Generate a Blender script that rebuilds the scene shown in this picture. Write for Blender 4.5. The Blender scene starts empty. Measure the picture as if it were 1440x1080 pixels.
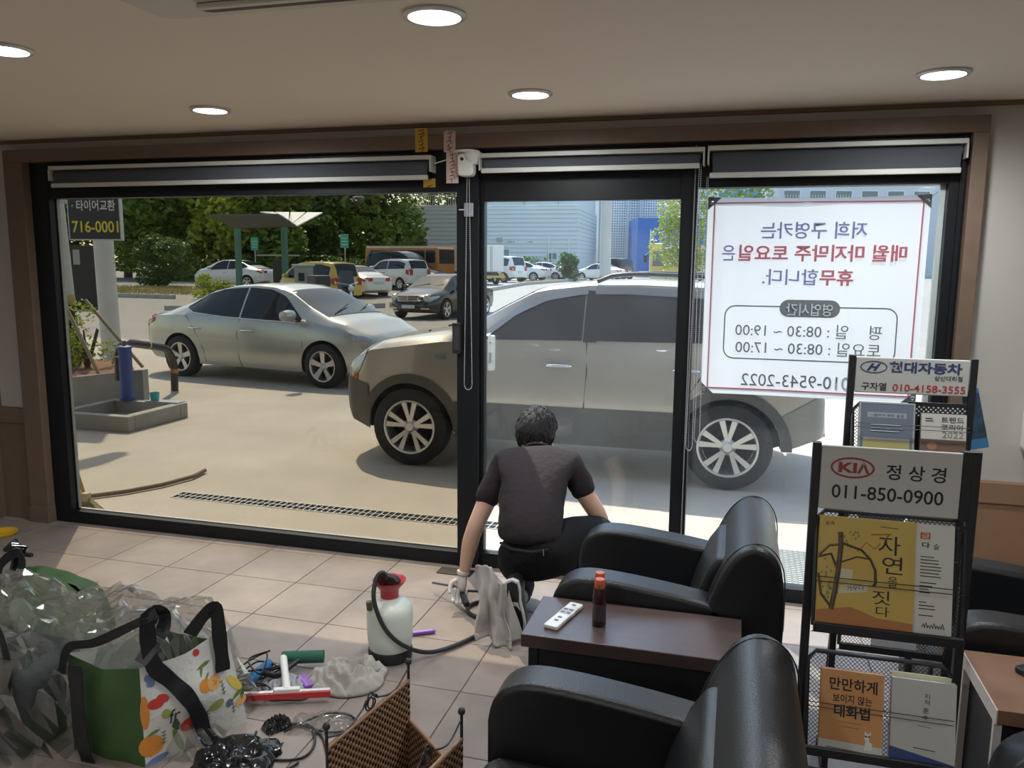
EXPOSURE = 0.56; SKY = 0.3; SUNE = 5.6; LAMP = 17; DISC = 8; HAZE = .012; BANT = .40
import bpy, bmesh, math, random
import numpy as np
from mathutils import Vector, Matrix, noise
random.seed(7)
PI = math.pi
SC = bpy.context.scene
COL = SC.collection
# ------------------------------------------------------------------ camera
def camera():
    yaw, pitch, roll = map(math.radians, (15.5, 8.45, 0.45))
    f = Vector((-math.sin(yaw)*math.cos(pitch), math.cos(yaw)*math.cos(pitch), -math.sin(pitch)))
    r = Vector((math.cos(yaw), math.sin(yaw), 0)); u = r.cross(f)
    r2 = r*math.cos(roll)+u*math.sin(roll); u2 = -r*math.sin(roll)+u*math.cos(roll)
    cd = bpy.data.cameras.new('camera'); co = bpy.data.objects.new('camera', cd); COL.objects.link(co)
    m = Matrix((r2, u2, -f)).transposed().to_4x4(); m.translation = Vector((0, 0, 1.68))
    co.matrix_world = m
    cd.sensor_width = 36; cd.lens = 28.5; cd.clip_start = 0.05; cd.clip_end = 600
    SC.camera = co
camera()
SC.view_settings.view_transform = 'Standard'; SC.view_settings.look = 'None'
SC.view_settings.gamma = 1; SC.view_settings.use_curve_mapping = False
SC.view_settings.exposure = EXPOSURE
# ------------------------------------------------------------------ sky and sun
SUN = Vector((-0.33, 0.47, 0.82)).normalized()
W = bpy.data.worlds.new('sky'); SC.world = W; W.use_nodes = True
nt = W.node_tree; bg = nt.nodes['Background']
sk = nt.nodes.new('ShaderNodeTexSky'); sk.sky_type = 'NISHITA'; sk.sun_disc = False
sk.sun_elevation = math.asin(SUN.z); sk.sun_rotation = math.atan2(SUN.x, SUN.y)
sk.dust_density = 1.2; sk.air_density = 1.2
nt.links.new(sk.outputs[0], bg.inputs[0]); bg.inputs[1].default_value = SKY
sl = bpy.data.lights.new('sun', 'SUN'); sl.energy = SUNE; sl.angle = math.radians(0.6); sl.color = (1.0, 0.95, 0.86)
so = bpy.data.objects.new('sun', sl); COL.objects.link(so)
so.rotation_euler = SUN.to_track_quat('Z', 'Y').to_euler(); so.location = SUN*30
# ------------------------------------------------------------------ materials
MATS = {}
def mat(name, col=(.8, .8, .8), rough=.5, metal=0, noise_=None, bump=None, spec=.5, coat=0, alpha=1, sheen=0, trans=0, emit=None, es=1, rnd=0, space='Object'):
    """noise_ = (scale, amount, (second colour)); bump = (scale, strength)"""
    if name in MATS: return MATS[name]
    m = bpy.data.materials.new(name); m.use_nodes = True; t = m.node_tree
    b = t.nodes['Principled BSDF']
    b.inputs['Base Color'].default_value = (*col, 1); b.inputs['Roughness'].default_value = rough
    b.inputs['Metallic'].default_value = metal; b.inputs['Specular IOR Level'].default_value = spec
    b.inputs['Coat Weight'].default_value = coat; b.inputs['Alpha'].default_value = alpha
    b.inputs['Sheen Weight'].default_value = sheen; b.inputs['Transmission Weight'].default_value = trans
    b.inputs['Coat Roughness'].default_value = .04
    if emit: b.inputs['Emission Color'].default_value = (*emit, 1); b.inputs['Emission Strength'].default_value = es
    src = None
    if noise_ or bump:
        if space == 'World': g = t.nodes.new('ShaderNodeNewGeometry'); src = g.outputs['Position']
        else: g = t.nodes.new('ShaderNodeTexCoord'); src = g.outputs['Object']
    if noise_:
        n = t.nodes.new('ShaderNodeTexNoise'); n.inputs['Scale'].default_value = noise_[0]; n.inputs['Detail'].default_value = 6
        n.inputs['Roughness'].default_value = .6
        t.links.new(src, n.inputs['Vector'])
        r = t.nodes.new('ShaderNodeMapRange'); r.inputs[1].default_value = .3; r.inputs[2].default_value = .7
        r.inputs[3].default_value = 0; r.inputs[4].default_value = noise_[1]
        t.links.new(n.outputs[0], r.inputs[0])
        x = t.nodes.new('ShaderNodeMix'); x.data_type = 'RGBA'
        t.links.new(r.outputs[0], x.inputs[0]); x.inputs[6].default_value = (*col, 1); x.inputs[7].default_value = (*noise_[2], 1)
        last = x.outputs[2]
        if rnd:
            oi = t.nodes.new('ShaderNodeObjectInfo'); mr = t.nodes.new('ShaderNodeMapRange')
            mr.inputs[3].default_value = 1-rnd; mr.inputs[4].default_value = 1+rnd
            t.links.new(oi.outputs['Random'], mr.inputs[0])
            vm = t.nodes.new('ShaderNodeVectorMath'); vm.operation = 'SCALE'
            t.links.new(last, vm.inputs[0]); t.links.new(mr.outputs[0], vm.inputs['Scale']); last = vm.outputs[0]
        t.links.new(last, b.inputs['Base Color'])
    if bump:
        n = t.nodes.new('ShaderNodeTexNoise'); n.inputs['Scale'].default_value = bump[0]; n.inputs['Detail'].default_value = 5
        t.links.new(src, n.inputs['Vector'])
        bp = t.nodes.new('ShaderNodeBump'); bp.inputs['Strength'].default_value = bump[1]; bp.inputs['Distance'].default_value = .01
        t.links.new(n.outputs[0], bp.inputs['Height']); t.links.new(bp.outputs[0], b.inputs['Normal'])
    MATS[name] = m; return m
def glass_mat(name, tint, gloss=.07, haze=0, rough=.0, hazecol=(.8, .85, .9)):
    m = bpy.data.materials.new(name); m.use_nodes = True; t = m.node_tree; t.nodes.clear()
    o = t.nodes.new('ShaderNodeOutputMaterial'); tr = t.nodes.new('ShaderNodeBsdfTransparent'); tr.inputs[0].default_value = (*tint, 1)
    gl = t.nodes.new('ShaderNodeBsdfGlossy'); gl.inputs['Roughness'].default_value = rough
    fr = t.nodes.new('ShaderNodeLayerWeight'); fr.inputs[0].default_value = .5
    mx = t.nodes.new('ShaderNodeMixShader')
    pw = t.nodes.new('ShaderNodeMath'); pw.operation = 'POWER'; pw.inputs[1].default_value = 4
    t.links.new(fr.outputs['Facing'], pw.inputs[0])
    ml = t.nodes.new('ShaderNodeMath'); ml.operation = 'MULTIPLY_ADD'; ml.inputs[1].default_value = .9; ml.inputs[2].default_value = gloss
    t.links.new(pw.outputs[0], ml.inputs[0]); t.links.new(ml.outputs[0], mx.inputs[0])
    t.links.new(tr.outputs[0], mx.inputs[1]); t.links.new(gl.outputs[0], mx.inputs[2]); last = mx
    if haze:
        d = t.nodes.new('ShaderNodeBsdfTranslucent'); d.inputs[0].default_value = (*hazecol, 1)
        m2 = t.nodes.new('ShaderNodeMixShader')
        tc = t.nodes.new('ShaderNodeTexCoord'); n = t.nodes.new('ShaderNodeTexNoise'); n.inputs['Scale'].default_value = 2.5; n.inputs['Detail'].default_value = 8
        t.links.new(tc.outputs['Object'], n.inputs['Vector'])
        r = t.nodes.new('ShaderNodeMapRange'); r.inputs[1].default_value = .3; r.inputs[2].default_value = .7
        r.inputs[3].default_value = haze*.6; r.inputs[4].default_value = haze*1.4
        t.links.new(n.outputs[0], r.inputs[0]); t.links.new(r.outputs[0], m2.inputs[0])
        t.links.new(last.outputs[0], m2.inputs[1]); t.links.new(d.outputs[0], m2.inputs[2]); last = m2
    t.links.new(last.outputs[0], o.inputs[0]); MATS[name] = m; return m
# ------------------------------------------------------------------ mesh builder
class MB:
    def __init__(s): s.v = []; s.f = []; s.m = []; s.M = Matrix(); s.mi = 0
    def add(s, vs, fs):
        k = len(s.v); s.v += [tuple(s.M @ Vector(p)) for p in vs]
        s.f += [tuple(i+k for i in f) for f in fs]; s.m += [s.mi]*len(fs); return s
    def box(s, x0, y0, z0, x1, y1, z1):
        return s.add([(x0,y0,z0),(x1,y0,z0),(x1,y1,z0),(x0,y1,z0),(x0,y0,z1),(x1,y0,z1),(x1,y1,z1),(x0,y1,z1)],
                     [(0,3,2,1),(4,5,6,7),(0,1,5,4),(1,2,6,5),(2,3,7,6),(3,0,4,7)])
    def bar(s, a, b, w, h=None, up=(0,0,1)):
        h = h or w; a = Vector(a); b = Vector(b); d = (b-a).normalized(); up = Vector(up)
        if abs(d.dot(up)) > .98: up = Vector((0,1,0))
        x = d.cross(up).normalized()*w/2; y = x.normalized().cross(d)*h/2
        p = [a-x-y, a+x-y, a+x+y, a-x+y, b-x-y, b+x-y, b+x+y, b-x+y]
        return s.add(p, [(0,3,2,1),(4,5,6,7),(0,1,5,4),(1,2,6,5),(2,3,7,6),(3,0,4,7)])
    def tube(s, pts, r, n=8, caps=True):
        pts = [Vector(p) for p in pts]; N = len(pts); rs = r if isinstance(r, (list, tuple)) else [r]*N
        vs = []; up = None
        for i, p in enumerate(pts):
            d = (pts[min(i+1,N-1)]-pts[max(i-1,0)])
            d = d.normalized() if d.length > 1e-9 else Vector((0,0,1))
            if up is None:
                up = Vector((0,0,1)) if abs(d.z) < .9 else Vector((1,0,0))
            x = d.cross(up)
            if x.length < 1e-4: x = d.orthogonal()
            x.normalize(); y = x.cross(d).normalized(); up = y
            for k in range(n):
                a = 2*PI*k/n; vs.append(p+x*math.cos(a)*rs[i]+y*math.sin(a)*rs[i])
        fs = [(i*n+k, i*n+(k+1)%n, (i+1)*n+(k+1)%n, (i+1)*n+k) for i in range(N-1) for k in range(n)]
        if caps: fs += [tuple(range(n)), tuple(range((N-1)*n, N*n))[::-1]]
        return s.add(vs, fs)
    def lathe(s, prof, n=24, at=(0,0,0), axis='Z', caps=True):
        vs = []
        for r, z in prof:
            for k in range(n):
                a = 2*PI*k/n; p = (r*math.cos(a), r*math.sin(a), z)
                if axis == 'Y': p = (p[0], p[2], p[1])
                if axis == 'X': p = (p[2], p[0], p[1])
                vs.append((p[0]+at[0], p[1]+at[1], p[2]+at[2]))
        N = len(prof)
        fs = [(i*n+k, i*n+(k+1)%n, (i+1)*n+(k+1)%n, (i+1)*n+k) for i in range(N-1) for k in range(n)]
        if caps: fs += [tuple(range(n))[::-1], tuple(range((N-1)*n, N*n))]
        return s.add(vs, fs)
    def prism(s, poly, a, b, plane='XZ'):
        """extrude a 2-D polygon along the third axis"""
        def P(u, v, w): return {'XZ': (u, w, v), 'XY': (u, v, w), 'YZ': (w, u, v)}[plane]
        n = len(poly); vs = [P(u, v, a) for u, v in poly]+[P(u, v, b) for u, v in poly]
        fs = [tuple(range(n)), tuple(range(n, 2*n))[::-1]]+[(i, (i+1)%n, n+(i+1)%n, n+i) for i in range(n)]
        return s.add(vs, fs)
    def grid(s, fn, nu, nv):
        vs = [fn(i/nu, j/nv) for j in range(nv+1) for i in range(nu+1)]
        w = nu+1
        return s.add(vs, [(j*w+i, j*w+i+1, (j+1)*w+i+1, (j+1)*w+i) for j in range(nv) for i in range(nu)])
    def build(s, name, mats, parent=None, bevel=0, smooth=None, subsurf=0, fixn=True, solid=0, seg=2):
        me = bpy.data.meshes.new(name); me.from_pydata(s.v, [], s.f)
        mats = mats if isinstance(mats, (list, tuple)) else [mats]
        for m in mats: me.materials.append(m)
        if len(mats) > 1: me.polygons.foreach_set('material_index', s.m)
        if fixn:
            b = bmesh.new(); b.from_mesh(me); bmesh.ops.recalc_face_normals(b, faces=b.faces); b.to_mesh(me); b.free()
        if smooth is not None:
            me.polygons.foreach_set('use_smooth', [True]*len(me.polygons)); me.set_sharp_from_angle(angle=math.radians(smooth))
        me.update()
        o = bpy.data.objects.new(name, me); COL.objects.link(o)
        if parent: o.parent = parent
        if solid: d = o.modifiers.new('solid', 'SOLIDIFY'); d.thickness = solid; d.offset = 0
        if bevel:
            d = o.modifiers.new('bevel', 'BEVEL'); d.width = bevel; d.segments = seg; d.limit_method = 'ANGLE'; d.angle_limit = .6
            if smooth is None: me.polygons.foreach_set('use_smooth', [True]*len(me.polygons)); me.set_sharp_from_angle(angle=.6); d.harden_normals = True
        if subsurf: d = o.modifiers.new('sub', 'SUBSURF'); d.levels = d.render_levels = subsurf
        return o
def tag(o, label, cat, group=None, kind=None):
    o['label'] = label
    if cat: o['category'] = cat
    if group: o['group'] = group
    if kind: o['kind'] = kind
    return o
def lab(o, s): o['label'] = s; return o
def thing(name, loc, label, cat, rz=0, group=None):
    o = bpy.data.objects.new(name, None); COL.objects.link(o); o.location = loc; o.rotation_euler = (0, 0, rz)
    o.empty_display_size = .1
    return tag(o, label, cat, group)
def struct(o): o['kind'] = 'structure'; return o
def kids(o): return [c for c in bpy.data.objects if c.parent == o]
def dup(root, loc, rz=None, label=None, scale=None):
    r = root.copy(); COL.objects.link(r); r.location = loc
    if rz is not None: r.rotation_euler = (0, 0, rz)
    if scale: r.scale = scale
    if label: r['label'] = label
    def rec(src, dst):
        for ch in kids(src):
            c = ch.copy(); COL.objects.link(c); c.parent = dst; rec(ch, c)
    rec(root, r); return r
def rrect(x0, z0, x1, z1, r, n=5):
    p = []
    for cx, cz, a in ((x1-r, z1-r, 0), (x0+r, z1-r, 90), (x0+r, z0+r, 180), (x1-r, z0+r, 270)):
        for k in range(n+1): t = math.radians(a+90*k/n); p.append((cx+r*math.cos(t), cz+r*math.sin(t)))
    return p
def text(s, c, w, h, material, parent=None, xd=(1,0,0), yd=(0,0,1), th=.0006, bold=0, name='lettering', italic=0):
    """flat lettering centred on c (parent space), fitted to w x h"""
    cu = bpy.data.curves.new('t', 'FONT'); cu.body = s; cu.size = 1; cu.offset = bold; cu.resolution_u = 3; cu.shear = italic
    cu.align_x = 'CENTER'; cu.extrude = .02
    ob = bpy.data.objects.new('t', cu); COL.objects.link(ob)
    bpy.context.view_layer.update()
    me = bpy.data.meshes.new_from_object(ob.evaluated_get(bpy.context.evaluated_depsgraph_get()))
    bpy.data.objects.remove(ob)
    co = np.empty(len(me.vertices)*3); me.vertices.foreach_get('co', co); co = co.reshape(-1, 3)
    if len(co) == 0: return None
    lo, hi = co.min(0), co.max(0); sz = np.maximum(hi-lo, 1e-6); mid = (hi+lo)/2
    sx = w/sz[0]; sy = (h/sz[1]) if h else sx
    if not w: sx = sy
    xd = np.array(xd, float); yd = np.array(yd, float); zd = np.cross(xd, yd); zd /= np.linalg.norm(zd)
    q = (co-mid); P = np.array(c, float)+q[:, :1]*sx*xd+q[:, 1:2]*sy*yd+(q[:, 2:3]/sz[2])*th*zd
    me.vertices.foreach_set('co', P.ravel()); me.materials.clear(); me.materials.append(material); me.update()
    me.name = name
    o = bpy.data.objects.new(name, me); COL.objects.link(o)
    if parent: o.parent = parent
    return o
# ------------------------------------------------------------------ shared materials
BLK = mat('black_powder_coat', (.012, .013, .014), .45)
FRAME = mat('dark_frame_metal', (.006, .008, .010), .42, noise_=(8, .5, (.010, .012, .015)), spec=.3)
TRIM = mat('brown_wood_trim', (.17, .115, .08), .55, noise_=(14, .6, (.13, .085, .058)))
WALL = mat('white_wallpaper', (.50, .475, .435), .9, bump=(180, .12))
CEIL = mat('cream_ceiling_paper', (.84, .74, .62), .95, bump=(160, .1))
WAINS = mat('brown_wood_panel', (.29, .17, .10), .5, noise_=(10, .7, (.24, .135, .078)))
WHITE = mat('white_plastic', (.75, .74, .70), .4)
PAPER = mat('white_paper', (.72, .72, .70), .8)
CHROME = mat('chrome', (.75, .76, .78), .15, 1)
DKGLASS = mat('dark_car_glass', (.008, .013, .022), .03, spec=.4)
RUBBER = mat('tyre_rubber', (.018, .018, .018), .8)
ALLOY = mat('alloy_rim', (.62, .62, .62), .28, .85)
SKIN = mat('skin', (.60, .37, .27), .55, bump=(60, .1))
# ------------------------------------------------------------------ room shell
TILE = mat('stone_floor_tile', (.335, .275, .235), .36, spec=.38, noise_=(2.4, 1.0, (.20, .165, .145)), bump=(40, .05), rnd=.07, space='World')
GROUT = mat('grout', (.14, .12, .105), .8)
fl = struct(MB().box(-6.2, -2.8, -.3, 3.0, 4.13, -.006).build('floor', GROUT))
tb = MB(); e = .198
tb.add([(-e,-e,-.008),(e,-e,-.008),(e,e,-.008),(-e,e,-.008),(-e,-e,-.0015),(e,-e,-.0015),(e,e,-.0015),(-e,e,-.0015),
        (-e+.002,-e+.002,0),(e-.002,-e+.002,0),(e-.002,e-.002,0),(-e+.002,e-.002,0)],
       [(0,1,5,4),(1,2,6,5),(2,3,7,6),(3,0,4,7),(4,5,9,8),(5,6,10,9),(6,7,11,10),(7,4,8,11),(8,9,10,11)])
t0 = tb.build('tile', TILE, fl)
first = True
for j in range(-9, 1):
    for i in range(-10, 11):
        x = -2.19+.2+.4*i; y = 3.638+.2+.4*j
        if first: o = t0; first = False
        else: o = t0.copy(); COL.objects.link(o)
        o.location = (x, y, 0)
# cut row against the window
tb2 = MB(); tb2.box(-.198, -.045, -.008, .198, .045, 0); c0 = tb2.build('tile', TILE, fl, bevel=.0015, seg=1)
for i in range(-10, 11):
    o = c0 if i == -10 else c0.copy()
    if i != -10: COL.objects.link(o)
    o.location = (-2.19+.2+.4*i, 4.085, 0)
bk = MB(); bk.box(2.2, -2.8, -.006, 3.0, 4.13, 0); bk.box(-6.2, -2.8, -.006, 2.2, .03, 0)
bk.build('tile_field', TILE, fl)['kind'] = 'stuff'
cl = struct(MB().box(-6.2, -2.8, 2.4, 3.0, 4.35, 2.6).build('ceiling', CEIL))
wl = MB(); wl.box(-6.2, 4.13, 0, -4.22, 4.33, 2.4); wl.box(1.0, 4.13, 0, 3.0, 4.33, 2.4); wl.box(-4.22, 4.13, 2.3, 1.0, 4.33, 2.4)
struct(wl.build('wall_front', WALL))
struct(MB().box(-6.4, -3.0, 0, -6.2, 4.33, 2.6).build('wall_left', WALL))
struct(MB().box(3.0, -3.0, 0, 3.2, 4.33, 2.6).build('wall_right', WALL))
struct(MB().box(-6.4, -3.0, 0, 3.2, -2.8, 2.6).build('wall_back', WALL))
# ceiling moulding
struct(MB().box(-6.2, 4.105, 2.382, 3.0, 4.13, 2.4).build('trim_1', mat('brown_moulding', (.16, .10, .06), .5)))
# brown casing round the shop window
tr = MB(); tr.box(-4.356, 4.06, 2.262, 1.018, 4.13, 2.335); tr.box(-4.356, 4.06, 0, -4.215, 4.13, 2.262); tr.box(.955, 4.06, 0, 1.018, 4.13, 2.262)
t2 = struct(tr.build('trim_2', TRIM, bevel=.003))
MB().box(-4.362, 4.052, 0, -4.212, 4.13, .1).build('plinth_block', TRIM, t2, bevel=.002)
struct(MB().box(-4.80, 4.05, 0, -4.60, 4.13, 2.335).build('trim_3', TRIM, bevel=.003))
# wainscot with cap rail
for nm, x0, x1, z in (('trim_4', -4.60, -4.356, .735), ('trim_5', 1.018, 3.0, .70)):
    w = struct(MB().box(x0, 4.095, 0, x1, 4.13, z-.1).build(nm, WAINS if nm == 'trim_5' else TRIM, bevel=.002))
    MB().box(x0, 4.083, z-.098, x1, 4.13, z).build('cap_rail', WAINS if nm == 'trim_5' else TRIM, w, bevel=.003)
# ------------------------------------------------------------------ shop front: window, door, window
GT = glass_mat('tinted_shop_glass', (.60, .58, .525), .03)
GC = glass_mat('hazy_clear_glass', (.90, .93, .93), .035, haze=HAZE)  # clear glass with a thin uneven translucent haze mixed in
def barset(name, boxes, parent=None):
    m = MB()
    for b in boxes: m.box(*b)
    return m.build(name, FRAME, parent, bevel=.002, seg=1)
w1 = struct(barset('window_1', [(-4.218,4.115,0,-4.085,4.20,2.262), (-4.085,4.115,0,-1.448,4.20,.079), (-4.085,4.115,2.05,-1.448,4.20,2.262)]))
MB().box(-4.085, 4.155, .079, -1.448, 4.163, 2.05).build('glass_pane', GT, w1)
MB().box(-4.09, 4.168, .079, -4.078, 4.19, 2.05).build('glazing_bead', mat('grey_sealant', (.45, .45, .43), .6), w1)
MB().box(-4.085, 4.168, .076, -1.448, 4.19, .083).build('glazing_bead', MATS['grey_sealant'], w1)
struct(barset('trim_6', [(-1.448,4.105,0,-1.328,4.22,2.262)]))
d1 = struct(barset('door_1', [(-1.326,4.14,.006,-1.306,4.19,2.262), (-.294,4.12,.006,-.234,4.19,2.262), (-1.306,4.13,.006,-.294,4.19,.085), (-1.306,4.13,2.0,-.294,4.19,2.262)]))
MB().box(-1.306, 4.156, .085, -.294, 4.164, 2.0).build('glass_pane', GC, d1)
w2 = struct(barset('window_2', [(-.230,4.115,0,-.214,4.20,2.262), (.885,4.115,0,.955,4.20,2.262), (-.214,4.115,0,.885,4.20,.072), (-.214,4.115,2.05,.885,4.20,2.262), (.925,4.10,0,.945,4.12,2.262)]))
MB().box(-.214, 4.155, .072, .885, 4.163, 2.05).build('glass_pane', GC, w2)
MB().box(.862, 4.165, .072, .884, 4.19, 2.05).build('white_jamb_strip', WHITE, w2)
MB().box(-.232, 4.108, .02, -.226, 4.115, 2.25).build('weather_strip', mat('grey_seal', (.2,.2,.21), .5), w2)
# canopy soffit and facade outside, above the shop front
fc = MB(); fc.box(-9, 4.33, -.3, -4.85, 4.40, 4.5); fc.box(1.0, 4.33, -.3, 6, 4.45, 4.5); fc.box(-4.22, 4.20, 2.262, 1.0, 4.40, 4.5); fc.box(-9, 4.33, 4.5, 6, 4.5, 5.5)
struct(fc.build('wall_outside', mat('facade_render', (.16, .15, .14), .8)))
sg = struct(MB().box(-4.22, 4.13, -.09, 1.0, 4.36, .0).build('door_2', mat('stone_sill', (.52, .49, .45), .6, noise_=(12, .5, (.45, .42, .38))))); sg.name = 'trim_7'
# ------------------------------------------------------------------ ceiling lights
EM = mat('lamp_diffuser', (.9, .95, 1), .5, emit=(.88, .96, 1.0), es=DISC)
RING = mat('lamp_ring', (.62, .62, .60), .35, .3)
def downlight(x, y, label, first=[None]):
    if first[0] is None:
        t = thing('ceiling_light', (x, y, 2.4), label, 'ceiling light', group='recessed ceiling downlights')
        MB().lathe([(.093,0),(.095,-.006),(.090,-.011),(.078,-.012),(.076,-.006),(.076,0)], 40, caps=False).build('trim_ring', RING, t, smooth=50)
        MB().lathe([(.0005,-.004),(.0765,-.004)], 40, caps=False).build('diffuser', EM, t, fixn=False)
        first[0] = t
    else: t = dup(first[0], (x, y, 2.4), label=label)
    l = bpy.data.lights.new('downlight_lamp', 'SPOT'); l.energy = LAMP; l.spot_size = math.radians(175); l.spot_blend = .8; l.shadow_soft_size = .07; l.color = (.93, .97, 1.0)
    lo = bpy.data.objects.new('downlight_lamp', l); COL.objects.link(lo); lo.parent = t; lo.location = (0, 0, -.03)
names = {(1,1): 'large round white downlight nearest the camera at the top of the photo', (1,2): 'small round downlight above the middle of the shop door',
         (0,2): 'round downlight above the left window with the tree view', (2,2): 'round downlight above the white banner at the right',
         (0,1): 'downlight cut by the left edge of the photo'}
for (i, j, x, y) in ((0,1,-2.476,2.35),(1,1,-.896,2.35),(0,2,-2.476,3.49),(1,2,-.896,3.49),(2,2,.70,3.49)): downlight(x, y, names[(i, j)])
downlight(.70, 2.35, 'round downlight just above the top right corner of the photo')
for x, y, lb in ((-4.05,.05,'left front'),(-.9,-.6,'middle'),(1.6,.05,'right front'),(-2.5,-1.6,'left rear'),(.7,-1.6,'right rear'),(-4.05,-1.6,'added far left rear'),(-.9,-1.9,'added rear middle')): downlight(x, y, lb+' downlight of the ceiling behind the photographer')  # last two are unseen extra lamps, added so bounce brightens the ceiling
# ================================================================== OUTSIDE
def gz(y):
    return float(np.interp(y, [5, 8, 20, 26, 31, 38, 46, 300], [-.08, -.09, -.10, -.14, -.02, .30, .45, .45]))
CONC = mat('pale_concrete', (.47, .42, .355), .85, noise_=(.9, .95, (.36, .32, .265)), bump=(30, .25), space='World')
ASPH = mat('grey_asphalt', (.24, .225, .20), .9, noise_=(1.2, .8, (.31, .29, .25)), bump=(60, .3), space='World')
# near concrete yard with the drain channel cut into it
DX0, DX1, DY0, DY1 = -4.05, 2.2, 5.0, 5.155
g = MB()
def gq(x0, y0, x1, y1): g.add([(x0,y0,gz(y0)),(x1,y0,gz(y0)),(x1,y1,gz(y1)),(x0,y1,gz(y1))], [(0,1,2,3)])
gq(-30, 4.36, 20, DY0); gq(-30, DY0, DX0, DY1); gq(DX1, DY0, 20, DY1); gq(-30, DY1, 20, 8); gq(-30, 8, 20, 15.5)
yard = struct(g.build('ground', CONC, fixn=False)); yard.name = 'yard_ground'
g = MB()
ys = [15.5, 20, 24, 26, 28.5, 31, 34.5, 38, 42, 46, 60, 100, 200]
for a, b in zip(ys, ys[1:]): g.add([(-150,a,gz(a)),(150,a,gz(a)),(150,b,gz(b)),(-150,b,gz(b))], [(0,1,2,3)])
road = struct(g.build('road_ground', ASPH, fixn=False))
g = MB(); g.box(-150, -10, -.9, -30, 15.5, -.1); g.box(20, -10, -.9, 150, 15.5, -.1)
struct(g.build('side_ground', ASPH))
# drain channel
STEEL = mat('galvanised_grating', (.42, .43, .42), .45, .6)
gr = thing('drain_grate', ((DX0+DX1)/2, (DY0+DY1)/2, gz(5)), 'long steel drain grating let into the concrete yard outside the shop windows', 'drain')
m = MB(); L = DX1-DX0; h = (DY1-DY0)/2
m.box(-L/2, -h, -.12, L/2, -h+.004, .001); m.box(-L/2, h-.004, -.12, L/2, h, .001); m.box(-L/2, -h, -.125, L/2, h, -.12)
m.build('channel', mat('drain_channel_dark', (.03, .03, .03), .9), gr)
m = MB(); m.box(-L/2, -h, -.02, L/2, -h+.010, .004); m.box(-L/2, h-.010, -.02, L/2, h, .004); m.box(-L/2, -.004, -.02, L/2, .004, .004)
m.build('frame', STEEL, gr)
m = MB()
for k in range(int(L/.048)): m.box(-L/2+k*.048, -h, -.02, -L/2+k*.048+.007, h, .003)
m.build('cross_bar', STEEL, gr)['kind'] = 'stuff'
# ribbed rubber mat outside the right window
mt = thing('door_mat', (.76, 4.83, -.078), 'grey ribbed rubber mat on the concrete outside the banner window', 'mat')
MB().box(-.95, -.31, 0, .95, .31, .006).build('backing', mat('grey_rubber', (.16, .165, .165), .7), mt)
m = MB()
for k in range(62):
    for j in range(20): m.box(-.94+k*.0305, -.3+j*.03, .006, -.92+k*.0305, -.285+j*.03, .013)
m.build('rib', mat('grey_rubber_light', (.36, .37, .36), .7), mt)['kind'] = 'stuff'
# hose lying on the yard
hs = [(-4.95,4.62),(-4.6,4.78),(-4.42,4.98),(-4.29,5.22),(-4.22,5.5),(-4.26,5.74)]
m = MB(); pts = []
for i in range(len(hs)-1):
    for k in range(6): t = k/6; pts.append((hs[i][0]*(1-t)+hs[i+1][0]*t, hs[i][1]*(1-t)+hs[i+1][1]*t, -.078+.02))
m.tube(pts, .017, 8)
tag(m.build('hose', mat('dusty_hose', (.20, .16, .11), .9, bump=(60, .5)), smooth=60), 'dusty brown hose lying in a curve on the concrete outside the left window', 'hose')
# broom leaning at the window corner
b = thing('broom', (-4.36, 4.50, -.08), 'wooden broom standing outside at the lower left corner of the left window', 'broom')
BR = mat('broom_bristle', (.24, .20, .13), .9)
MB().tube([(.0,.02,.10),(-.10,.02,.42),(-.62,.0,1.55)], .012, 8).build('handle', mat('broom_handle_wood', (.45, .27, .13), .6), b, smooth=60)
m = MB(); m.add([(-.04,-.015,.12),(.04,-.015,.12),(.04,.015,.12),(-.04,.015,.12),(-.12,-.03,.02),(.20,-.03,.0),(.20,.03,.0),(-.12,.03,.02)],[(0,1,2,3),(4,5,6,7),(0,1,5,4),(1,2,6,5),(2,3,7,6),(3,0,4,7)])
m.build('bristles', BR, b)
MB().box(-.05, -.02, .09, .05, .02, .15).build('ferrule', mat('broom_ferrule', (.5, .42, .25), .7), b, bevel=.004)
# ---------------------------------------------------------------- planter wall, basin, pump
CW = mat('grey_cast_concrete', (.36, .34, .30), .85, noise_=(5, .8, (.27, .25, .21)), bump=(40, .3))
pl = thing('planter', (-6.55, 7.85, -.09), 'low grey concrete planter wall with red soil behind it, left of the yard', 'planter')
m = MB(); m.prism([(-.17,0),(-.17,.50),(-1.7,.30),(-3.2,.30),(-3.2,0)], .10, .20); m.build('wall', CW, pl, bevel=.01)
MB().box(-4.2,1.48,0,-1.6,1.56,.38).build('rear_wall', CW, pl, bevel=.01)
MB().grid(lambda u, v: (-.30-1.25*v-3.2*u, .20+1.3*v, .36-.10*u+.05*v+.05*noise.noise((u*9, v*7, 0))), 30, 16).build('soil', mat('red_soil', (.26, .12, .07), .95, noise_=(8, .8, (.14, .09, .05))), pl, fixn=False, smooth=60)
ba = thing('wash_basin', (-6.05, 6.87, -.09), 'low square concrete wash basin below the blue pump', 'basin')
m = MB(); m.box(-.86, 0, 0, .03, .10, .17); m.box(-.09, .10, 0, .03, .82, .17); m.box(-.95, .82, 0, .03, .95, .17); m.box(-.95, .10, 0, -.85, .82, .17); m.box(-.85, .10, 0, -.09, .82, .03)
m.build('rim', CW, ba, bevel=.012)
pu = thing('water_pump', (-6.76, 7.73, .08), 'bright blue upright water pump cylinder standing on the concrete basin', 'pump')
BLUE = mat('blue_paint', (.035, .085, .30), .4, noise_=(6, .4, (.02, .05, .2)))
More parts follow.
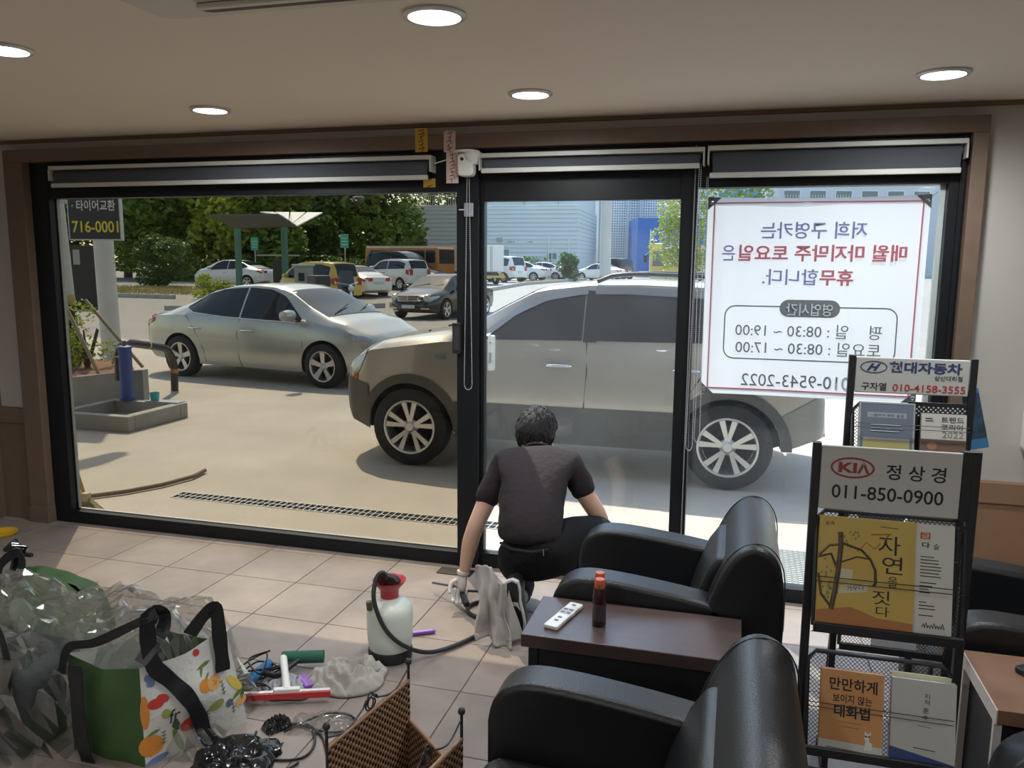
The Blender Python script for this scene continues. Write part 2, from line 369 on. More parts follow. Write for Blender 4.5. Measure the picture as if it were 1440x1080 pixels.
MB().lathe([(.085,0),(.085,.03),(.072,.035),(.072,.60),(.082,.605),(.082,.625),(.04,.64)], 24).build('cylinder', BLUE, pu, smooth=40)
MB().tube([(0,0,.64),(0,0,.69)], .022, 8).build('valve', mat('brown_valve', (.2, .12, .08), .5, .5), pu, smooth=50)
MB().tube([(-.07,-.02,.5),(-.12,-.05,.5),(-.13,-.06,.42)], .014, 8).build('tap', mat('brass', (.5, .36, .15), .35, .9), pu, smooth=50)
BP = mat('black_pipe', (.03, .03, .03), .4)
m = MB(); m.tube([(-6.90,7.78,.30),(-6.90,7.79,.60),(-6.90,7.84,.69),(-6.89,7.95,.72),(-6.93,8.1,.70),(-7.25,8.95,.56),(-7.36,9.2,.50),(-7.40,9.32,.40),(-7.42,9.40,.25),(-7.45,9.42,-.09)], .05, 12)
pp = m.build('pipe', BP, smooth=60); tag(pp, 'thick black bent pipe with yellow bands beside the blue pump', 'pipe')
YB = mat('yellow_band', (.6, .42, .08), .6)
MB().tube([(-7.066,8.46,.642),(-7.08,8.495,.636)], .054, 12).build('band', YB, pp, smooth=60)
MB().tube([(-7.425,9.405,.16),(-7.42,9.40,.22)], .054, 12).build('band', mat('orange_band', (.45, .2, .06), .6), pp, smooth=60)
cupo = MB().lathe([(.045,0),(.055,.09),(.05,.09),(.042,.01),(.001,.01)], 16, at=(-6.42,7.77,.093)).build('cup', mat('teal_plastic', (.04, .42, .42), .4), smooth=50)
tag(cupo, 'small teal plastic cup on the basin rim right of the blue pump', 'cup')
# flat lid on basin
tag(MB().box(-6.50, 7.70, .081, -6.06, 7.84, .092).build('board', mat('wet_grey_board', (.4,.42,.43), .3), bevel=.004), 'thin grey board lying across the back rim of the concrete basin', 'board')
# ---------------------------------------------------------------- posts and roadside sign
PO = mat('white_post_concrete', (.55, .54, .50), .8, noise_=(3, .6, (.44, .43, .39)))
tag(MB().tube([(-10.77,12,-.1),(-11.02,12.2,4.5)], .165, 20).build('utility_post', PO, smooth=60), 'thick pale round post behind the dark phone number sign', 'post')
up = thing('utility_pole', (-8.72, 8.98, -.09), 'pale concrete pole at the left edge of the left window, with black and yellow wrap', 'pole')
MB().tube([(.05,0,0),(-.42,.16,6)], .10, 20).build('shaft', PO, up, smooth=60)
MB().tube([(-.042,.031,1.16),(-.053,.035,1.3)], .104, 20).build('band', mat('faded_yellow_band', (.45, .34, .10), .7), up, smooth=60)
MB().tube([(-.01,.02,.75),(-.042,.031,1.16)], .103, 20).build('wrap', mat('black_wrap', (.03, .03, .035), .6), up, smooth=60)
text('의', (.02,-.085,1.09), .05, .06, PAPER, up, xd=(1,0,0), yd=(0,0,1), th=.003)
sb = thing('roadside_sign', (-8.06, 8.85, -.09), 'dark roadside sign board with white Korean words and yellow phone number', 'sign')
SD = mat('dark_sign_face', (.028, .026, .032), .5)
sa = math.atan2(.10, .66); sb.rotation_euler = (0, 0, sa)
MB().box(-.36, -.02, 2.04, .345, .03, 4.4).build('panel', SD, sb)
m = MB(); m.box(-.372, -.026, 2.025, .357, .036, 2.043); m.box(.343, -.026, 2.04, .357, .036, 4.4); m.box(-.372, -.026, 2.04, -.358, .036, 4.4)
m.build('frame', mat('sign_frame_grey', (.5, .5, .5), .5), sb)
text('· 타이어교환', (-.01, -.022, 2.47), .60, .14, mat('sign_white', (.7,.7,.7), .6), sb, bold=.015)
text('716-0001', (.0, -.022, 2.20), .64, .15, mat('sign_yellow', (.72,.62,.06), .6), sb, bold=.015)
MB().box(-.56, .03, .0, -.52, .07, 4.6).build('post', PO, sb, bevel=.01)
for z in (2.5, 3.4): MB().box(-.56, .02, z, -.36, .06, z+.06).build('bracket', STEEL, sb)
# striped support props tied to the pole
for i, (a, b_) in enumerate((((-7.55,8.2,.24),(-8.2,8.35,1.2)), ((-7.6,9.0,.28),(-8.5,9.05,1.15)))):
    tag(MB().tube([a, b_], .022, 8).build('wooden_stake', mat('weathered_stake', (.30, .24, .15), .8), smooth=60), ('front' if i == 0 else 'rear')+' wooden stake leaning on the pole above the planter', 'stake')
fb = MB().prism([(0,0),(.20,-.04),(.30,-.75),(.14,-.95),(.02,-.6)], 0, .02)
fb = fb.build('fabric_banner', mat('black_banner', (.02,.02,.022), .7)); fb.location = (-8.74, 8.85, 1.10); tag(fb, 'black and white folded banner tied to the pole at far left', 'banner')
m = MB(); m.tube([(.06,-.012,-.05),(.10,-.012,-.2),(.04,-.012,-.35),(.12,-.012,-.5)], .016, 6); m.build('white_mark', PAPER, fb)
# street lamp whose head throws the shadow on the yard
sl_ = thing('street_lamp', (-7.55, 5.7, -.09), 'tall street lamp outside the left edge of the photo, over the yard', 'street lamp')
MB().tube([(0,0,0),(0,0,5.1),(0,.15,5.2),(.02,2.6,5.25)], .04, 10).build('pole', STEEL, sl_, smooth=50)
MB().lathe([(.02,0),(.11,.12),(.15,.4),(.10,.75),(.02,.82)], 16, axis='Y', at=(.02,2.6,5.22)).build('lamp_head', mat('lamp_head_grey', (.4,.4,.4), .5), sl_, smooth=50)
# ---------------------------------------------------------------- foliage
def leafmat(n, a, b_):
    m = mat(n, a, .5, noise_=(2.2, 1.0, b_), space='Object'); bs = m.node_tree.nodes['Principled BSDF']
    bs.inputs['Subsurface Weight'].default_value = 0
    t = m.node_tree; tl = t.nodes.new('ShaderNodeBsdfTranslucent'); mx = t.nodes.new('ShaderNodeMixShader'); mx.inputs[0].default_value = .35
    src = [l.from_socket for l in t.links if l.to_socket == bs.inputs['Base Color']]
    t.links.new(src[0], tl.inputs[0]); t.links.new(bs.outputs[0], mx.inputs[1]); t.links.new(tl.outputs[0], mx.inputs[2])
    t.links.new(mx.outputs[0], t.nodes['Material Output'].inputs[0]); return m
LG = [leafmat('leaf_dark', (.045,.10,.022), (.12,.20,.03)), leafmat('leaf_mid', (.09,.18,.03), (.24,.33,.04)), leafmat('leaf_yellow', (.26,.34,.04), (.42,.46,.06))]
BARK = mat('bark', (.10, .075, .05), .95, bump=(20, .5))
def crown(n, rx, ry, rz, ls, seed, blobs=9, zc=0):
    """cloud of small folded leaves clustered in blobs"""
    rr = random.Random(seed); vs = []; fs = []
    bl = []
    for k in range(blobs):
        a = rr.uniform(0, 2*PI); r = rr.uniform(.1, .85); bl.append((rx*r*math.cos(a), ry*r*math.sin(a), zc+rz*rr.uniform(-.75, .75)*(1-.3*r), rr.uniform(.26, .42)))
    for k in range(n):
        cx, cy, cz, s = rr.choice(bl); d = Vector((rr.gauss(0,1), rr.gauss(0,1), rr.gauss(0,1))).normalized()*(rr.uniform(.55, 1)**.5)
        p = Vector((cx+d.x*rx*s, cy+d.y*ry*s, cz+d.z*rz*s))
        u = Vector((rr.uniform(-1,1), rr.uniform(-1,1), rr.uniform(-.6,.6))).normalized(); w = u.cross(Vector((rr.uniform(-1,1), rr.uniform(-1,1), rr.uniform(.2,1))).normalized())
        if w.length < .1: continue
        w.normalize(); l = ls*rr.uniform(.6, 1.3); i = len(vs)
        vs += [tuple(p-u*l), tuple(p+w*l*.55), tuple(p+u*l), tuple(p-w*l*.55)]; fs.append((i, i+1, i+2, i+3))
    m = MB(); m.v = vs; m.f = fs; m.m = [0]*len(fs); return m
def tree(x, y, h, r, ls, n, mi, seed, label, group, cat='tree', name='tree'):
    z = gz(y)-.02
    t = thing(name, (x, y, z), label, cat, group=group)
    zc = h*.50
    crown(n, r*1.15, r*.8, h*.52, ls, seed, 26, zc).build('foliage', LG[mi], t, fixn=False)
    m = MB(); m.tube([(0,0,0),(.1,0,h*.3),(0,.1,h*.62)], [.13*r/2,.10*r/2,.05*r/2], 8)
    for k in range(4): a = k*1.7; m.tube([(0,.02,h*.3),(r*.5*math.cos(a), r*.4*math.sin(a), h*.6)], [.07*r/2,.02], 6)
    m.build('trunk', BARK, t, smooth=60); return t
G1 = 'trees along the far side of the car park'
TR = [(-49,47,9,4.2,0,'dark leafy tree at the far left above the hedge'), (-43,50,11,4.6,0,'tall dark tree behind the white car, left part'),
      (-37.5,48,10,4.2,1,'mid green tree left of the shelter roof'), (-36,56,13,5.2,0,'tall dark tree rising behind the shelter'),
      (-30.5,47,9,3.7,2,'sunlit yellow-green tree just behind the shelter roof'), (-29,57,13,5.0,1,'tall mid green tree right of the shelter roof'),
      (-31.3,53,11,4.0,0,'dark tree above the yellow car'), (-29.3,46.5,8,3.0,1,'leafy tree left of the grey sided building'),
      (-40,62,15,5.8,0,'tallest dark tree at the back of the row'), (-28.8,62,12,4.2,0,'dark tree filling the gap left of the sided building'), (-36,93,17,7,1,'tall tree showing above the building railing'), (-27,96,16,6.5,0,'dark tree behind the upper storey of the sided building'),
      (-27.6,49.5,4.2,1.7,0,'short dark tree by the corner of the grey building'), (-33,49.5,7,3.0,0,'dark tree inside the shelter gap')]
for i, (x, y, h, r, mi, lb) in enumerate(TR): tree(x, y, h, r, .27, 6500, mi, 30+i, lb, G1)
tree(-2.75, 40.6, 5.2, 1.25, .10, 3000, 2, 71, 'bright green tree beside the yellow bus and blue building', None)
tree(-.3, 42, 7, 2.2, .12, 3500, 1, 72, 'green tree between the door frame and the banner', None)
def bush(x, y, w, d, h, mi, n, ls, seed, label, name='bush', z=None):
    t = thing(name, (x, y, gz(y)-.03 if z is None else z), label, 'shrub')
    crown(n, w/2*1.15, d/2*1.15, h/2*1.1, ls, seed, 14, h*.5).build('foliage', LG[mi], t, fixn=False)
    m = MB()
    for k in range(5): a = k*1.3; m.tube([(0,0,0),(w*.3*math.cos(a), d*.25*math.sin(a), h*.6)], [.03,.01], 5)
    m.build('stem', BARK, t); return t
bush(-31.0, 38.6, 4.6, 1.8, 2.6, 0, 5000, .10, 80, 'dense dark green hedge left of the white car', 'hedge')
bush(-34.5, 44.5, 8, 2.0, 2.6, 1, 6000, .11, 81, 'long green hedge behind the white car', 'hedge')
bush(-26.8, 46, 8, 2.0, 1.6, 0, 3500, .10, 82, 'low dark hedge behind the shelter', 'hedge')
bush(-22.3, 31.2, 2.0, 1.2, 1.2, 2, 2600, .06, 83, 'yellow-green bush in front of the shelter post')
bush(-8.3, 8.8, .7, .6, .85, 2, 900, .028, 84, 'sparse yellow-green shrub growing in the planter', z=.27)
bush(-11.7, 57.4, 1.9, 1.2, 2.1, 0, 2500, .1, 85, 'dark green bush by the green sign')
bush(-18.0, 66, 7.5, 1.4, 1.9, 0, 3500, .11, 86, 'low hedge along the foot of the white building', 'hedge')
# ---------------------------------------------------------------- kerb islands
KM = mat('kerb_concrete', (.40, .385, .35), .85, noise_=(3, .5, (.30, .29, .26)))
def kerb(pts, label):
    k = thing('kerb', (0, 0, 0), label, 'kerb')
    for (a, b_) in zip(pts, pts[1:]):
        n = max(1, int((Vector(b_)-Vector(a)).length/1.0))
        for q in range(n):
            p = [a[i]+(b_[i]-a[i])*(q+.02)/n for i in (0, 1)]; r = [a[i]+(b_[i]-a[i])*(q+.98)/n for i in (0, 1)]
            MB().bar((p[0],p[1],gz(p[1])+.0), (r[0],r[1],gz(r[1])+.0), .16, .36).build('kerb_stone', KM, k)
    return k
kerb([(-13.3,29.3),(-14.9,27.3),(-20.5,25.6)], 'grey kerb behind the black motorcycle and left of the dark sedan')
kerb([(-13.2,29.6),(-11.8,34.0),(-12.0,44),(-11.4,62)], 'long kerb running back beside the parked truck')
kerb([(-36,29.5),(-29.6,31.6),(-24.4,31.2)], 'low kerb in front of the white car at the left')
GRS = leafmat('dry_grass', (.22,.20,.07), (.32,.28,.10))
def grass(x0, y0, x1, y1, n, seed, label):
    rr = random.Random(seed); m = MB(); vs = []; fs = []
    for k in range(n):
        x = rr.uniform(x0, x1); y = rr.uniform(y0, y1); z = gz(y)+.02; a = rr.uniform(0, PI); h = rr.uniform(.06, .18); i = len(vs)
        vs += [(x-.03*math.cos(a), y-.03*math.sin(a), z), (x+.03*math.cos(a), y+.03*math.sin(a), z), (x+rr.uniform(-.05,.05), y+rr.uniform(-.05,.05), z+h)]; fs.append((i, i+1, i+2))
    m.v = vs; m.f = fs; m.m = [0]*len(fs)
    return tag(m.build('grass', GRS, fixn=False), label, 'grass', kind='stuff')
grass(-20.0, 27.4, -14.6, 30.2, 2600, 5, 'dry grass on the parking island under the yellow car')
grass(-36, 33, -24, 37, 4000, 6, 'dry grass strip in front of the white car at the left')
grass(-13.2, 48, -12.2, 60, 1500, 7, 'grass strip beside the parked truck')
# ---------------------------------------------------------------- parking shelter with a butterfly roof
sh = thing('car_park_shelter', (-21.4, 33.8, gz(33.8)), 'small shelter with green posts and a butterfly roof of white panels', 'shelter')
z0 = gz(33.8)
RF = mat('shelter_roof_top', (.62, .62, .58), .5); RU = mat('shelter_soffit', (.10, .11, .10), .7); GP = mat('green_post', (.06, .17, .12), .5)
A = Vector((-22.7,31.8,3.72)); V = Vector((-19.06,32.7,3.2)); R1 = Vector((-18.2,35.2,3.95)); Bk = Vector((4.2*-.95, 4.2*.55, .45))
def slab(ps, th, name, mm):
    ps = [Vector(p)-Vector((-21.4,33.8,z0)) for p in ps]; d = Vector((0,0,th)); m = MB()
    m.add([*ps, *[p+d for p in ps]], [(0,1,2,3),(4,5,6,7),(0,1,5,4),(1,2,6,5),(2,3,7,6),(3,0,4,7)]); return m.build(name, mm, sh)
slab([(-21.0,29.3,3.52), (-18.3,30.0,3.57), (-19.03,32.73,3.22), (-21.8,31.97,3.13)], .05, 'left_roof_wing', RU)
B_, C_, E2, F_ = [Vector(q) for q in ((-19.75,32.61,3.70),(-17.97,30.91,3.13),(-18.93,34.97,3.94),(-24.12,37.76,4.19))]
for k in range(4):
    a, b_ = k/4+.012, (k+1)/4-.012
    slab([C_+(B_-C_)*a, C_+(B_-C_)*b_, E2+(F_-E2)*b_, E2+(F_-E2)*a], .05, 'roof_panel', RF)
for (x, y) in ((-22.4,33.2),(-20.1,33.4)):
    MB().box(x+21.4-.11, y-33.8-.11, 0, x+21.4+.11, y-33.8+.11, 3.55-z0-(.3 if x > -21 else 0)).build('post', GP, sh, bevel=.01)
m = MB(); m.bar((-2.6,3.4,1.9),(-.5,4.0,1.9),.08); m.bar((-2.6,3.4,1.2),(-.5,4.0,1.2),.05); m.build('rail', mat('shelter_rail', (.3,.31,.3), .5), sh)
for i, (x, y, w, h) in enumerate(((-21.6,35.5,.55,1.6),(-20.9,36.0,.7,1.25))):
    t = thing('bicycle_rack_cover', (x, y, gz(y)), ('dark rounded' if i == 0 else 'brown')+' machine standing under the shelter', 'machine')
    MB().prism(rrect(-w/2, 0, w/2, h, .16), -.3, .3).build('cabinet', mat('dark_machine%d' % i, ((.02,.02,.02),(.12,.10,.08))[i], .6), t, bevel=.02)
t = thing('ticket_machine', (-16.06, 28.0, gz(28)), 'grey metal ticket box left of the yellow car', 'ticket machine')
GY = mat('grey_cabinet', (.24,.25,.23), .5)
MB().box(-.28,-.23,0,.28,.23,1.62).build('cabinet', GY, t, bevel=.01)
MB().box(-.34,-.30,1.62,.34,.28,1.69).build('cap', mat('pale_cap', (.45,.46,.44), .5), t, bevel=.01)
MB().box(-.10,-.238,1.05,.16,-.228,1.36).build('screen', DKGLASS, t)
for i, (x, y, h, w, lb) in enumerate(((-27.6,42.6,2.7,.5,'small green notice sign left of the shelter'), (-21.2,41.5,2.85,.5,'small green notice sign right of the shelter'), (-13.35,64.5,2.05,1.25,'wide green sign board on posts in front of the white building'))):
    t = thing('notice_sign', (x, y, gz(y)), lb, 'sign')
    m = MB(); 
    for q in ((0,) if w < 1 else (-.3,.3)): MB().tube([(q,0,0),(q,0,h-.1)], .03, 6).build('post', STEEL, t)
    MB().box(-w/2,-.05,h-(.75 if w < 1 else .95),w/2,-.03,h).build('board', mat('green_board', (.05,.33,.20), .5), t, bevel=.01)
    m = MB()
    for q in range(3): m.box(-w*.38,-.055,h-.25-q*.17,w*.38,-.05,h-.2-q*.17)
    m.build('printed_lines', mat('pale_green_print', (.35,.6,.5), .6), t)
t = thing('garden_gate', (-23.5, 25.0, gz(25)), 'dark notice board panel behind the pale round post', 'board')
MB().box(-.7,-.05,0,.62,.05,2.35).build('panel', mat('dark_brown_board', (.02,.018,.015), .7), t, bevel=.01)
MB().box(-.35,-.06,1.65,-.05,-.05,2.2).build('poster', mat('faded_paper', (.3,.31,.28), .8), t)
t = thing('concrete_pole', (-9.3, 58.2, gz(58)), 'thick pale concrete power pole in front of the white building corner', 'pole')
MB().tube([(0,0,0),(0,0,12)], [.42,.36], 20).build('shaft', mat('pale_pole', (.55,.53,.48), .85, noise_=(1.5,.5,(.46,.44,.40))), t, smooth=60)
MB().tube([(0,0,.0),(0,0,.35)], .45, 20).build('base_wrap', mat('rusty_base', (.3,.2,.1), .9), t, smooth=60)
# ---------------------------------------------------------------- buildings
cr, sr = math.cos(math.radians(15.5)), math.sin(math.radians(15.5))
SID = mat('pale_siding', (.62,.66,.64), .6, noise_=(.25,.4,(.55,.59,.58)))
bl = thing('sided_building', (-23.38, 72.0, gz(70)), 'pale building clad in horizontal white boards with roof railing', 'building', rz=math.radians(3))
HB = 6.45; Wd = 9.25
MB().box(-Wd, .05, 0, Wd, 14, HB).build('wall', SID, bl)
m = MB(); nb = 17
for k in range(nb): z = k*HB/nb; m.add([(-Wd,.05,z),(Wd,.05,z),(Wd,-.04,z),(-Wd,-.04,z),(-Wd,.05,z+HB/nb-.05),(Wd,.05,z+HB/nb-.05),(Wd,.045,z+HB/nb-.05),(-Wd,.045,z+HB/nb-.05)],[(0,1,2,3),(4,5,6,7),(0,1,5,4),(1,2,6,5),(2,3,7,6),(3,0,4,7)])
m.build('siding_boards', SID, bl)['kind'] = 'stuff'
m = MB()
for k in range(nb): z = k*HB/nb; m.box(Wd, .05, z, Wd+.05, 14, z+HB/nb-.05)
m.build('side_siding_boards', SID, bl)['kind'] = 'stuff'
UW = mat('pale_panel_upper', (.60,.66,.66), .5)
MB().box(-.15, .3, HB, Wd, 13, HB+3.6).build('upper_storey', UW, bl)
for x in (.1, 4.3, 7.4):
    MB().box(x, .26, HB, x+.06, .30, HB+3.6).build('panel_joint', mat('grey_joint', (.25,.3,.3), .5), bl)
MB().box(-Wd, -.03, HB-.06, Wd+.06, .05, HB+.04).build('parapet_cap', mat('white_cap', (.8,.8,.78), .4), bl)
m = MB(); 
for k in range(38): m.box(-Wd+k*.215, .06, HB, -Wd+k*.215+.035, .10, HB+.95)
m.box(-Wd, .05, HB+.92, -.2, .11, HB+.99)
m.build('railing', mat('pale_rail', (.6,.62,.6), .5), bl)['kind'] = 'stuff'
WF = mat('white_window_frame', (.7,.72,.72), .4); WG = mat('dull_window_glass', (.10,.13,.13), .1)
for x, z, w, h in ((-6.7,1.7,1.15,1.2),(5.6-4.0,1.35,1.4,1.15),(6.55,1.65,.85,.55),(3.2,7.3,1.3,.9)):
    f = MB().box(x-.06,-.05,z-.06,x+w+.06,.03,z+h+.06).build('window', WF, bl)
    MB().box(x,-.06,z,x+w/2-.04,-.045,z+h).build('pane', WG, f); MB().box(x+w/2+.04,-.06,z,x+w,-.045,z+h).build('pane', mat('green_window_glass', (.12,.2,.17), .1), f)
MB().box(1.9,-.35,3.2,2.35,0,3.55).build('vent_hood', mat('vent_grey', (.35,.36,.36), .4,.5), bl, bevel=.02)
for x in (-.55,-.3,-.05,2.95,3.2,3.45,4.9,5.1): MB().lathe([(.06,-.12),(.07,0)], 10, axis='Y', at=(x,0,3.2)).build('vent_pipe', MATS['vent_grey'], bl, smooth=50)
for x in (-8.1, 3.55+3.1, 8.5): MB().tube([(x,-.06,0),(x,-.06,3.6)], .05, 8).build('downpipe', WF, bl)
b2 = thing('perforated_screen_building', (-9.2, 90.5, gz(90)), 'pale building behind a perforated white screen wall', 'building', rz=math.radians(15.5))
MB().box(-6, .4, 0, 6.5, 10, 9.6).build('wall', mat('pale_blue_wall', (.26,.32,.38), .6), b2)
m = MB()
for k in range(46): m.box(-5+k*.26, 0, 0, -5+k*.26+.13, .05, 9)
for k in range(34): m.box(-5, -.02, k*.27, 7, .0, k*.27+.13)
m.build('perforated_screen', mat('screen_white', (.66,.70,.74), .5), b2)['kind'] = 'stuff'
for x in (-2.9,-1.6,1.2): MB().tube([(x,-.3,0),(x,-.3,9.5)], .14, 10).build('column', mat('pale_grey_column', (.5,.54,.58), .6), b2)
RFM = mat('glitter_roof', (.45,.45,.45), .6, noise_=(2,1,(.7,.7,.7)))
MB().box(-5, .0, 9, 7.5, 5, 11.5).build('roof_edge', RFM, b2)
b3 = thing('blue_building', (-7.6, 81.5, gz(80)), 'bright blue flat building beyond the yellow bus', 'building', rz=math.radians(15.5))
BLW = mat('cobalt_cladding', (.03,.13,.42), .5)
MB().box(-2.3, 0, 0, 4.6, 6, 5.75).build('wall', BLW, b3)
MB().tube([(-1.05,-.12,.2),(-1.05,-.12,4.6)], .06, 8).build('downpipe', WF, b3)
b4 = thing('blue_roof_building', (.5, 99, gz(90)), 'blue topped building above the left end of the banner', 'building', rz=math.radians(15.5))
MB().box(-4.6, 0, 0, 1.4, 8, 14).build('wall', mat('sky_blue_cladding', (.08,.27,.62), .5), b4)
b5 = thing('apartment_building', (9.2, 102, gz(90)), 'grey and glass building above the banner at right', 'building', rz=math.radians(15.5))
MB().box(-5.6, 0, 0, 16, 8, 16).build('wall', mat('pale_grey_wall', (.52,.54,.56), .6), b5)
for k in range(7):
    for q in (8.6, 10.6): 
        f = MB().box(-5.0+k*3,-.08,q,-3.0+k*3,.0,q+1.3).build('window', WF, b5); MB().box(-4.9+k*3,-.1,q+.1,-3.1+k*3,-.07,q+1.2).build('pane', WG, f)
m = MB(); m.box(-5.6,-.5,8.3,4,0,8.45); 
for k in range(30): m.box(-5.6+k*.32,-.5,8.45,-5.55+k*.32,-.46,9.3)
m.build('balcony', WF, b5)
# ================================================================== CARS
def wheel_mesh(R, rr, w, style):
    """returns (tyre MB, rim MB) around the Y axis, outer face at y=-w/2"""
    t = MB(); t.lathe([(rr,-w*.42),(rr+.012,-w*.5),(R-.03,-w*.5),(R-.006,-w*.40),(R,-w*.2),(R,w*.2),(R-.006,w*.4),(R-.03,w*.5),(rr,w*.42)], 36, axis='Y', caps=False)
    for gx in (-.25, .25): pass
    r = MB(); r.lathe([(rr+.004,-w*.47),(rr-.012,-w*.47),(rr-.022,-w*.40),(rr-.03,w*.3)], 36, axis='Y', caps=False)
    n = 5
    for k in range(n):
        a = 2*PI*k/n+PI/2
        for da in ((-.17, .17) if style == 'double' else (0,)):
            w0, w1 = (.030, .046) if style == 'double' else (.055, .085)
            aa = a+da*(.5); ab = a+da*1.35
            def P(rad, ang, off, y): return (rad*math.cos(ang)-off*math.sin(ang), y, rad*math.sin(ang)+off*math.cos(ang))
            y0, y1 = -w*.36, -w*.44
            r.add([P(.045,aa,-w0/2,y0),P(rr-.015,ab,-w1/2,y1),P(rr-.015,ab,w1/2,y1),P(.045,aa,w0/2,y0),
                   P(.045,aa,-w0/2,y0+.03),P(rr-.015,ab,-w1/2,y1+.03),P(rr-.015,ab,w1/2,y1+.03),P(.045,aa,w0/2,y0+.03)],
                  [(0,1,2,3),(4,5,6,7),(0,1,5,4),(1,2,6,5),(2,3,7,6),(3,0,4,7)])
    r.lathe([(.001,-w*.42),(.035,-w*.42),(.04,-w*.38),(.06,-w*.34),(.07,-w*.25)], 16, axis='Y', caps=False)
    return t, r
class Body:
    """lofted car body; x forward measured from the rear axle, z from the ground"""
    def __init__(s, top, belt, width, roofw, bot, crown=.035):
        s.top, s.belt, s.width, s.roofw, s.bot, s.crown = top, belt, width, roofw, bot, crown
    def I(s, a, x): return float(np.interp(x, [p[0] for p in a], [p[1] for p in a]))
    def sec(s, x):
        zt = s.I(s.top, x); w = s.I(s.width, x); zb = min(s.I(s.bot, x), zt-.06); c = s.crown
        zs = min(s.I(s.belt, x), zt-c-.02); zs = max(zs, zb+.02)
        wr = min(s.I(s.roofw, x), w*.93); h = zs-zb
        a = (w*.955, zs); b = (wr, zt-c)
        g = [(a[0]+(b[0]-a[0])*t+.012*math.sin(PI*t)*min(1, (b[1]-a[1])*3), a[1]+(b[1]-a[1])*t) for t in (.33, .66)]
        r = min(.05, (b[1]-a[1])*.5)
        return [(0, zb), (w*.8, zb), (w*.95, zb+.03*min(1,h)), (w*.985, zb+h*.22), (w, zb+h*.45), (w*.998, zb+h*.62), (w*.985, zb+h*.84), a,
                *g, (b[0]+.004, b[1]-.004), (wr*.93, zt-c*.62), (wr*.6, zt-c*.26), (wr*.3, zt-c*.06), (0, zt)]
    def side(s, x, z):
        q = s.sec(x)[2:11]
        for (y0, z0), (y1, z1) in zip(q, q[1:]):
            if z <= z1 or (y1, z1) == q[-1]: return y0+(y1-y0)*max(0, min(1, (z-z0)/max(1e-5, z1-z0)))
        return q[-1][0]
    def topz(s, x, f):
        q = s.sec(x); wr = q[10][0]; y = abs(f)*wr; t = q[10:][::-1]
        for (y0, z0), (y1, z1) in zip(t, t[1:]):
            if y <= y1+1e-6: return y, z0+(z1-z0)*(y-y0)/max(1e-5, y1-y0)
        return y, t[-1][1]
    def mesh(s, xs):
        m = MB(); S = [s.sec(x) for x in xs]; n = len(S[0]); ring = 2*n-2
        for x, q in zip(xs, S):
            m.v += [(x, y, z) for y, z in q]+[(x, -y, z) for y, z in q[1:-1][::-1]]
        for i in range(len(xs)-1):
            for k in range(ring): m.f.append((i*ring+k, i*ring+(k+1)%ring, (i+1)*ring+(k+1)%ring, (i+1)*ring+k))
        m.f += [tuple(range(ring)), tuple(range((len(xs)-1)*ring, len(xs)*ring))[::-1]]
        m.m = [0]*len(m.f); return m
def offset(m, d):
    me = bpy.data.meshes.new('x'); me.from_pydata(m.v, [], m.f); b = bmesh.new(); b.from_mesh(me); b.normal_update(); 
    b.verts.ensure_lookup_table(); m.v = [tuple(v.co+v.normal*d) for v in b.verts]; b.free(); bpy.data.meshes.remove(me); return m
def side_patch(B, sgn, x0, x1, zlo, zhi, nx=14, nz=5, d=.005):
    """patch on the flank between two height curves"""
    def fn(u, v):
        x = x0+(x1-x0)*u; a = B.I(zlo, x) if isinstance(zlo, list) else zlo; b = B.I(zhi, x) if isinstance(zhi, list) else zhi
        z = a+(b-a)*v; return (x, sgn*(B.side(x, z)+d), z)
    return MB().grid(fn, nx, nz)
def top_patch(B, x0, x1, f0, f1=None, nx=8, ny=12, d=.006):
    f1 = f1 or f0
    def fn(u, v):
        x = x0+(x1-x0)*u; f = (f0+(f1-f0)*u)*(2*v-1); y, z = B.topz(x, f)
        return (x, y*(1 if f >= 0 else -1), z+d)
    return MB().grid(fn, nx, ny)
def ringpatch(B, sgn, cx, cz, r0, r1, a0, a1, d=.008, n=24):
    def fn(u, v):
        a = math.radians(a0+(a1-a0)*u); r = r0+(r1-r0)*v; x = cx+r*math.cos(a); z = cz+r*math.sin(a); return (x, sgn*(B.side(x, z)+d), z)
    return MB().grid(fn, n, 2)
